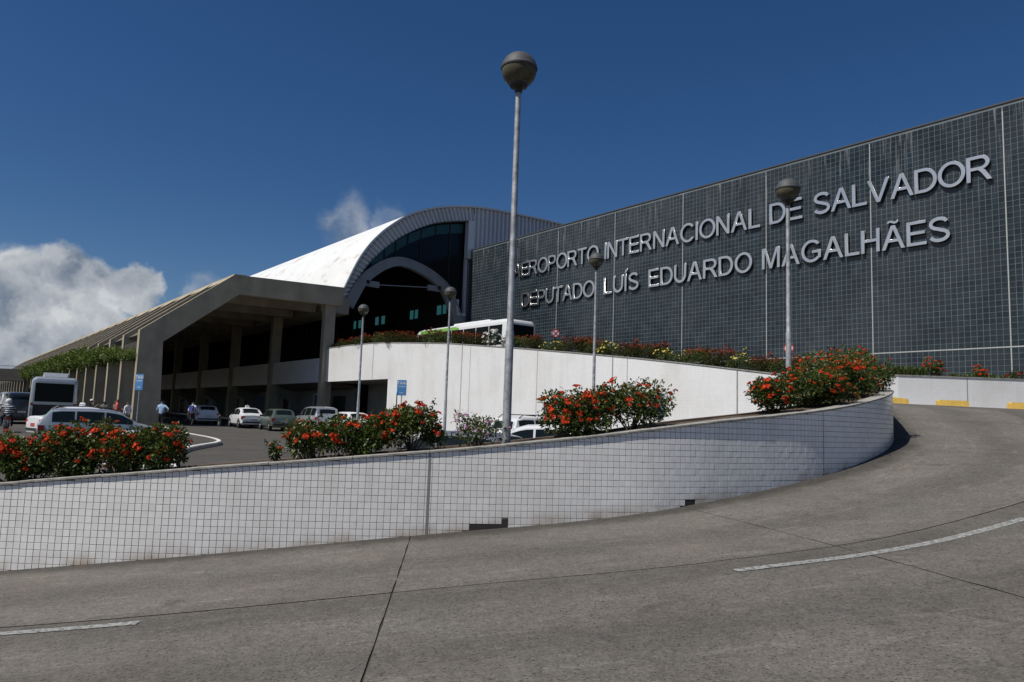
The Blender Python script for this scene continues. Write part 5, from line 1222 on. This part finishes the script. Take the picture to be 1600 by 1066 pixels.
car('dark van ahead of the bus, its tail lamp showing', 'van', at_lot(-32.2, 48.6), HU, 'pdark', cat='van')

M['busglass'] = pm('bus_glass', (.006, .008, .009), .25, spec=.12)
def bus(label, loc, heading, Lb, Wb, Hb, body, mats_extra, rear_dark, group=None, zfloor=.35, stripe=None, ac=None):
    t = thing('bus', label, 'bus', loc, heading, group); hw = Wb / 2; mb = MB(); rows = []
    def rr(x, inset, dz0, dz1):
        w = hw - inset; z0 = zfloor + dz0; z1 = Hb - dz1; r = .28; pts = [(-w, z0), (w, z0), (w + .0, z0 + .8), (w - .03, z1 - r)]
        pts += [(w - .03 - r + r * math.cos(R_(a)), z1 - r + r * math.sin(R_(a))) for a in (22, 45, 68, 90)]
        pts += [(-p[0], p[1]) for p in pts[::-1] if p not in pts[:2]]
        return [(x, p[0], p[1]) for p in pts]
    for x, i, a, b in [(-Lb / 2, .16, .3, .28), (-Lb / 2 + .04, .06, .15, .14), (-Lb / 2 + .22, .0, 0, .03), (-Lb / 2 + .9, 0, 0, 0), (0, 0, 0, 0), (Lb / 2 - 1.3, 0, 0, 0), (Lb / 2 - .6, .02, 0, .06), (Lb / 2 - .15, .08, 0, .30), (Lb / 2, .2, .2, .62)]:
        rows.append(rr(x, i, a, b))
    mb.grid(rows, closed=True); nc = len(rows[0]); mb.f.append(tuple(range(nc))); mb.m.append(0); e = (len(rows) - 1) * nc; mb.f.append(tuple(e + k for k in range(nc - 1, -1, -1))); mb.m.append(0)
    mb.f = [tuple(reversed(f)) for f in mb.f]; smooth_by_angle(mb.build('body', body, t), 40)
    zb = zfloor + .95; zt = Hb - .42; n = max(4, int(Lb / 1.7)); x0 = -Lb / 2 + .5; x1 = Lb / 2 - .75; pw_ = (x1 - x0) / n
    for sg in (1, -1):
        for k in range(n):
            mb = MB(); a = x0 + k * pw_ + .03; b = a + pw_ - .06; y = sg * (hw + .006)
            mb.add([(a, y, zb), (b, y, zb), (b, y - sg * .03, zt), (a, y - sg * .03, zt)], [(0, 1, 2, 3) if sg < 0 else (3, 2, 1, 0)]); mb.build('side_window', 'cglass', t)
        if stripe:
            mb = MB(); y = sg * (hw - .02); mb.add([(-.3, y, Hb - .40), (Lb / 2 - 1.0, y, Hb - .40), (Lb / 2 - 1.0, y - sg * .02, Hb - .14), (-.3, y - sg * .06, Hb - .14)], [(0, 1, 2, 3)]); mb.v = [(a, b + sg * .018, c) for a, b, c in mb.v]; mb.build('roof_stripe', stripe, t)
    mb = MB(); xr = -Lb / 2 - .012; mb.bb(xr, xr + .01, -hw + .24, hw - .24, zb + (.15 if rear_dark else .1), Hb - .40); mb.build('rear_window', 'busglass', t)
    mb = MB(); xw = Lb / 2; mb.add([(xw - .12, -hw + .16, zb + .1), (xw - .12, hw - .16, zb + .1), (xw - .20, hw - .2, zt - .05), (xw - .20, -hw + .2, zt - .05)], [(0, 1, 2, 3)]); mb.v = [(a + .16, b, c) for a, b, c in mb.v]; mb.build('windscreen', 'cglass', t)
    if rear_dark:
        mb = MB(); mb.bb(xr, xr + .01, -hw + .2, hw - .2, zfloor + .15, zb - .02); mb.build('rear_panel', 'blacktrim', t)
    for sg in (1, -1):
        for k in (0, .2):
            mb = MB(); mb.box((xr, sg * (hw - .13), zfloor + .75 + k), (.04, .14, .14)); mb.build('tail_lamp', 'redlamp' if k else 'headlamp', t)
        for x in (-Lb / 2 + Lb * .27, Lb / 2 - Lb * .2):
            R = .46; mb = MB(); mb.lathe([(.001, 0), (R + .07, 0), (R + .07, -.02)], 18, (x, sg * (hw + .006), R), axis='y'); mb.build('wheel_arch', 'blacktrim', t)
            mb = MB(); mb.lathe([(R * .6, -.14), (R * .93, -.14), (R, -.08), (R, .08), (R * .93, .14), (R * .6, .14)], 20, (x, sg * (hw - .11), R), axis='y'); w = mb.build('wheel', 'tyre', t, True)
            mb = MB(); mb.lathe([(.001, 0), (R * .3, 0), (R * .62, .02)], 18, (x, sg * (hw + .035), R), axis='y'); mb.build('rim', 'rim', w)
        mb = MB(); mb.tube([(Lb / 2 - .1, sg * (hw - .1), zt - .1), (Lb / 2 + .15, sg * (hw + .14), zt - .12), (Lb / 2 + .15, sg * (hw + .16), zt - .2)], .025, 6); mb.box((Lb / 2 + .15, sg * (hw + .16), zt - .42), (.1, .2, .45)); mb.build('mirror', 'blacktrim', t)
    if ac:
        mb = MB(); a, b, h = ac; rows = [[(x, s * (hw * .62 - i), z) for s, z in ((-1, Hb - .05), (-.9, Hb + h - dz), (.9, Hb + h - dz), (1, Hb - .05))] for x, i, dz in ((a, .12, h), (a + .3, .05, .02), (b - .3, .05, 0), (b, .12, h))]
        mb.grid(rows); mb.build('roof_unit', body, t)
    return t
pc = L(31.3, 45.1, 0)
bus('white coach with a green roof stripe on the upper road before the dark wall', (pc.x, pc.y, 3.8), HU, 12.2, 2.6, 3.1, 'pwhite', None, False, stripe='busgreen', ac=(-3.5, 1.5, .2))
bus('grey bus seen from behind with a wide dark rear window, at left', at_lot(-29.3, 47.5), HU - R_(6), 8.0, 2.45, 2.95, 'psilver', None, True, ac=(-3.4, -1.0, .28))

# ------------------------------------------------------------------ people
def person_mesh(pose, cols, seed=0):
    """pose: joint offsets; returns one continuous skinned mesh; cols: shirt, trousers, skin, hair, shoes, sleeve('short'/'long')"""
    J = dict(pelvis=(0, 0, .95), waist=(0, 0, 1.08), chest=(0, 0, 1.32), neck=(0, 0, 1.48), head=(0, .01, 1.58), crown=(0, .0, 1.70))
    J.update({'hipL': (-.10, 0, .90), 'kneeL': (-.11, .02, .49), 'ankL': (-.11, -.02, .09), 'toeL': (-.12, .14, .04), 'hipR': (.10, 0, .90), 'kneeR': (.11, .02, .49), 'ankR': (.11, -.02, .09), 'toeR': (.12, .14, .04),
              'shL': (-.19, 0, 1.40), 'elL': (-.25, -.02, 1.12), 'wrL': (-.26, .06, .88), 'shR': (.19, 0, 1.40), 'elR': (.25, -.02, 1.12), 'wrR': (.26, .06, .88)})
    J.update(pose)
    r = dict(pelvis=.15, waist=.135, chest=.165, neck=.06, head=.098, crown=.078, hipL=.095, kneeL=.062, ankL=.045, toeL=.04, shL=.072, elL=.046, wrL=.034)
    for k in list(r):
        if k.endswith('L') and len(k) > 2: r[k[:-1] + 'R'] = r[k]
    E_ = [('pelvis', 'waist', 0), ('waist', 'chest', 0), ('chest', 'neck', 0), ('neck', 'head', 2), ('head', 'crown', 3)]
    lower = cols.get('sleeve', 'short')
    for s in 'LR':
        E_ += [('pelvis', 'hip' + s, 1), ('hip' + s, 'knee' + s, 1), ('knee' + s, 'ank' + s, 1), ('ank' + s, 'toe' + s, 4), ('chest', 'sh' + s, 0), ('sh' + s, 'el' + s, 0), ('el' + s, 'wr' + s, 0 if lower == 'long' else 2)]
        w = Vector(J['wr' + s]); d = (w - Vector(J['el' + s])).normalized(); J['palm' + s] = tuple(w + d * .07); r['palm' + s] = .03; E_.append(('wr' + s, 'palm' + s, 2))
        sd = Vector((0, 1, 0)) if abs(d.y) < .8 else Vector((0, 0, 1))
        sd = (sd - d * sd.dot(d)).normalized(); nn_ = d.cross(sd)
        for k, (q, ln) in enumerate(((-.028, .06), (-.01, .075), (.01, .072), (.028, .055))):
            J['f%d%s' % (k, s)] = tuple(w + d * (.085 + ln) + sd * q + nn_ * .012); r['f%d%s' % (k, s)] = .009; E_.append(('palm' + s, 'f%d%s' % (k, s), 2))
        J['th' + s] = tuple(w + d * .085 + sd * .055); r['th' + s] = .01; E_.append(('wr' + s, 'th' + s, 2))
    names = list(J); me = bpy.data.meshes.new('body'); me.from_pydata([J[k] for k in names], [(names.index(a), names.index(b)) for a, b, c in E_], [])
    o = bpy.data.objects.new('tmp', me); COL.objects.link(o); o.modifiers.new('skin', 'SKIN').use_smooth_shade = True
    for i, k in enumerate(names):
        v = me.skin_vertices[0].data[i]; rad = r[k]; v.radius = (rad, rad * (.72 if k in ('pelvis', 'waist', 'chest') else 1)) if True else rad; v.use_root = (k == 'pelvis')
    sm = o.modifiers.new('sub', 'SUBSURF'); sm.levels = 1; sm.render_levels = 1
    m2 = bpy.data.meshes.new_from_object(o.evaluated_get(bpy.context.evaluated_depsgraph_get())); bpy.data.objects.remove(o)
    m2.materials.clear()
    for k in ('shirt', 'trousers', 'skin', 'hair', 'shoes'): m2.materials.append(M[cols[k]])
    A = np.array([J[a] for a, b, c in E_]); B = np.array([J[b] for a, b, c in E_]); cm = [c for a, b, c in E_]; rad = np.array([(r[a] + r[b]) / 2 for a, b, c in E_])
    hd = np.array(J['head'])
    for p in m2.polygons:
        c = np.array(p.center); ab = B - A; tt = np.clip(((c - A) * ab).sum(1) / (ab * ab).sum(1), 0, 1); d = np.linalg.norm(A + ab * tt[:, None] - c, axis=1) - rad
        k = int(d.argmin()); m = cm[k]
        if m in (2, 3) and k in (3, 4):
            m = 3 if (c[2] > hd[2] + .055 or (c[1] < hd[1] - .01 and c[2] > hd[2] - .05)) else 2
        p.material_index = m
    m2.name = 'body'; return m2, J
def person(label, loc, heading, cols, pose=None, scale=1.0, extra=None, group='people by the terminal'):
    t = thing('person', label, 'person', loc, heading, group); t.scale = (scale,) * 3
    me, J = person_mesh(pose or {}, cols); b = obj('body', me, t)
    h = Vector(J['head'])
    mb = MB()
    for sg in (1, -1):
        mb.box((h.x + sg * .035, h.y + .093, h.z + .012), (.022, .012, .012), 0)
    mb.build('eyes', 'blacktrim', t)
    mb = MB(); mb.box((h.x, h.y + .105, h.z - .015), (.022, .03, .04)); mb.build('nose', cols['skin'], t)
    mb = MB(); mb.box((h.x, h.y + .094, h.z - .05), (.045, .012, .01)); mb.build('mouth', 'signred', t)
    mb = MB()
    for sg in (1, -1): mb.box((h.x + sg * .098, h.y, h.z), (.02, .035, .055))
    mb.build('ears', cols['skin'], t)
    if extra: extra(t, J)
    return t
def cl(shirt, trousers, hair='hair', sleeve='short', skin='skin', shoes='blacktrim'): return dict(shirt=shirt, trousers=trousers, skin=skin, hair=hair, shoes=shoes, sleeve=sleeve)
def fab(n, c): M[n] = pm('cloth_' + n, c, .85, var=.1, scale=12); return n
fab('beige', (.30, .26, .16)); fab('grey_', (.13, .14, .13)); fab('brown', (.17, .12, .09)); fab('salmon', (.60, .10, .11)); fab('whitec', (.66, .64, .68)); fab('lblue', (.33, .48, .66)); fab('black', (.012, .012, .014)); fab('denim', (.04, .06, .12)); fab('khaki', (.22, .18, .12)); fab('bpack', (.05, .08, .28)); fab('capw', (.62, .62, .58)); fab('bhair', (.09, .05, .03)); fab('stripew', (.62, .64, .66)); fab('navy', (.012, .014, .03))
def cap_(t, J):
    h = Vector(J['head']); mb = MB(); mb.lathe([(.112, h.z + .05), (.115, h.z + .09), (.09, h.z + .15), (.001, h.z + .175)], 14, (h.x, h.y, 0)); mb.box((h.x, h.y + .13, h.z + .06), (.14, .13, .015)); mb.build('cap', 'capw', t, True)
def bagx(t, J):
    mb = MB(); mb.box((0, -.2, 1.25), (.3, .16, .42)); mb.box((0, -.29, 1.17), (.22, .05, .22)); o = mb.build('backpack', 'bpack', t)
def taxi_light_dummy(t, J): pass
arm_up = {'elR': (.30, .16, 1.20), 'wrR': (.20, .36, 1.36)}; hip = {'elR': (.42, -.06, 1.20), 'wrR': (.20, .06, 1.02), 'elL': (-.27, .02, 1.12), 'wrL': (-.2, .2, 1.05)}
walk = {'kneeL': (-.11, .20, .52), 'ankL': (-.11, .26, .12), 'toeL': (-.11, .41, .10), 'kneeR': (.11, -.02, .49), 'ankR': (.11, -.28, .14), 'toeR': (.11, -.16, .05), 'elL': (-.25, -.12, 1.13), 'wrL': (-.25, -.1, .9), 'elR': (.25, .06, 1.13), 'wrR': (.25, .22, .95)}
person('person in a beige shirt and pale cap, leftmost of the waiting group', at_lot(-26.1, 46.2), R_(-70), cl('beige', 'khaki'), arm_up, extra=cap_)
person('person in a grey shirt seen from behind in the waiting group', at_lot(-25.4, 46.4), R_(20), cl('grey_', 'denim'), {}, .96)
person('brown haired person in a brown top in the middle of the waiting group', at_lot(-25.0, 47.0), R_(150), cl('brown', 'denim', 'bhair'), {}, 1.0)
person('person in a salmon red shirt beside the second terminal fin', at_lot(-24.6, 46.4), R_(-60), cl('salmon', 'khaki', 'bhair'), {'elL': (-.3, .12, 1.15), 'wrL': (-.2, .3, 1.1)}, 1.05)
person('person in a white top right of the waiting group by the first fin', at_lot(-23.3, 45.2), R_(70), cl('whitec', 'khaki', 'bhair', 'long'), {}, .97)
person('man in a light blue shirt and black trousers, hand on hip', at_lot(-21.7, 46.2), R_(10), cl('lblue', 'black'), hip, 1.05)
person('person with a blue backpack walking across the road before the white estate', at_lot(-22.4, 52.4), R_(-5), cl('whitec', 'black'), walk, 1.03, extra=bagx)

# motorcycle and rider (two things)
mo = thing('motorcycle', 'dark motorcycle at the left edge, ridden by a person in a striped shirt', 'motorcycle', at_lot(-25.3, 37.4), HU)
for x in (-.62, .66):
    mb = MB(); mb.lathe([(.24, -.05), (.29, -.045), (.31, 0), (.29, .045), (.24, .05)], 20, (x, 0, .31), axis='y'); w = mb.build('wheel', 'tyre', mo, True)
    mb = MB(); mb.lathe([(.001, .02), (.05, .03), (.05, -.03), (.001, -.02)], 10, (x, 0, .31), axis='y')
    for k in range(5): mb.box((x, 0, .31), (.5, .012, .025), 0, Euler((0, k * math.pi / 5, 0)).to_matrix())
    mb.build('rim', 'rim', w)
mb = MB(); mb.tube([(-.55, 0, .62), (-.1, 0, .72), (.15, 0, .85), (.42, 0, .82)], [.07, .10, .15, .07], 10); mb.build('tank', 'pdark', mo, True)
mb = MB(); mb.tube([(-.85, 0, .80), (-.4, 0, .77), (-.05, 0, .78)], [.07, .12, .08], 8); mb.build('seat', 'blacktrim', mo, True)
mb = MB(); mb.box((0, 0, .42), (.42, .28, .34)); mb.tube([(.1, .14, .3), (-.3, .16, .28), (-.85, .17, .42)], [.03, .035, .045], 8); mb.build('engine', 'rim', mo)
mb = MB(); 
for sg in (1, -1): mb.tube([(.66, sg * .09, .31), (.42, sg * .08, .95)], .022, 6)
mb.build('fork', 'rim', mo); mb = MB(); mb.tube([(.3, .36, 1.0), (.42, .2, 1.04), (.42, -.2, 1.04), (.3, -.36, 1.0)], .018, 6); mb.build('handlebar', 'blacktrim', mo)
mb = MB(); mb.box((-.9, 0, .68), (.06, .2, .1)); mb.build('tail_lamp', 'redlamp', mo)
def rider_extra(t, J):
    h = Vector(J['head']); mb = MB(); mb.lathe([(.10, h.z - .08), (.135, h.z - .02), (.14, h.z + .06), (.11, h.z + .14), (.05, h.z + .18), (.001, h.z + .19)], 16, (h.x, h.y, 0)); mb.build('helmet', 'capw', t, True)
ride = {'pelvis': (0, -.22, .86), 'waist': (0, -.2, 1.0), 'chest': (0, -.1, 1.24), 'neck': (0, -.04, 1.40), 'head': (0, .0, 1.5), 'crown': (0, .0, 1.62), 'hipL': (-.12, -.2, .84), 'kneeL': (-.24, .18, .72), 'ankL': (-.22, .02, .33), 'toeL': (-.22, .16, .30), 'hipR': (.12, -.2, .84), 'kneeR': (.24, .18, .72), 'ankR': (.22, .02, .33), 'toeR': (.22, .16, .30),
        'shL': (-.19, -.08, 1.32), 'elL': (-.30, .14, 1.14), 'wrL': (-.32, .34, 1.06), 'shR': (.19, -.08, 1.32), 'elR': (.30, .14, 1.14), 'wrR': (.32, .34, 1.06)}
M['striped'] = pm('striped_cloth', (.62, .64, .66), .85)
def stripe_mat(m):
    nt = m.node_tree; b = bsdf(m); tc = nd(nt, 'ShaderNodeTexCoord'); sp = nd(nt, 'ShaderNodeSeparateXYZ'); nt.links.new(tc.outputs['Object'], sp.inputs[0])
    mu = nd(nt, 'ShaderNodeMath', operation='MULTIPLY'); nt.links.new(sp.outputs['Z'], mu.inputs[0]); mu.inputs[1].default_value = 9.5
    fr = nd(nt, 'ShaderNodeMath', operation='FRACT'); nt.links.new(mu.outputs[0], fr.inputs[0]); gt = nd(nt, 'ShaderNodeMath', operation='GREATER_THAN'); nt.links.new(fr.outputs[0], gt.inputs[0]); gt.inputs[1].default_value = .5
    mx = nd(nt, 'ShaderNodeMixRGB'); nt.links.new(gt.outputs[0], mx.inputs[0]); mx.inputs[1].default_value = (.6, .62, .65, 1); mx.inputs[2].default_value = (.012, .014, .03, 1); nt.links.new(mx.outputs[0], b.inputs['Base Color'])
stripe_mat(M['striped'])
person('motorcycle rider in a navy and white striped shirt and pale helmet', at_lot(-25.3, 37.4), HU - math.pi / 2, cl('striped', 'navy'), ride, 1.0, extra=rider_extra, group=None)
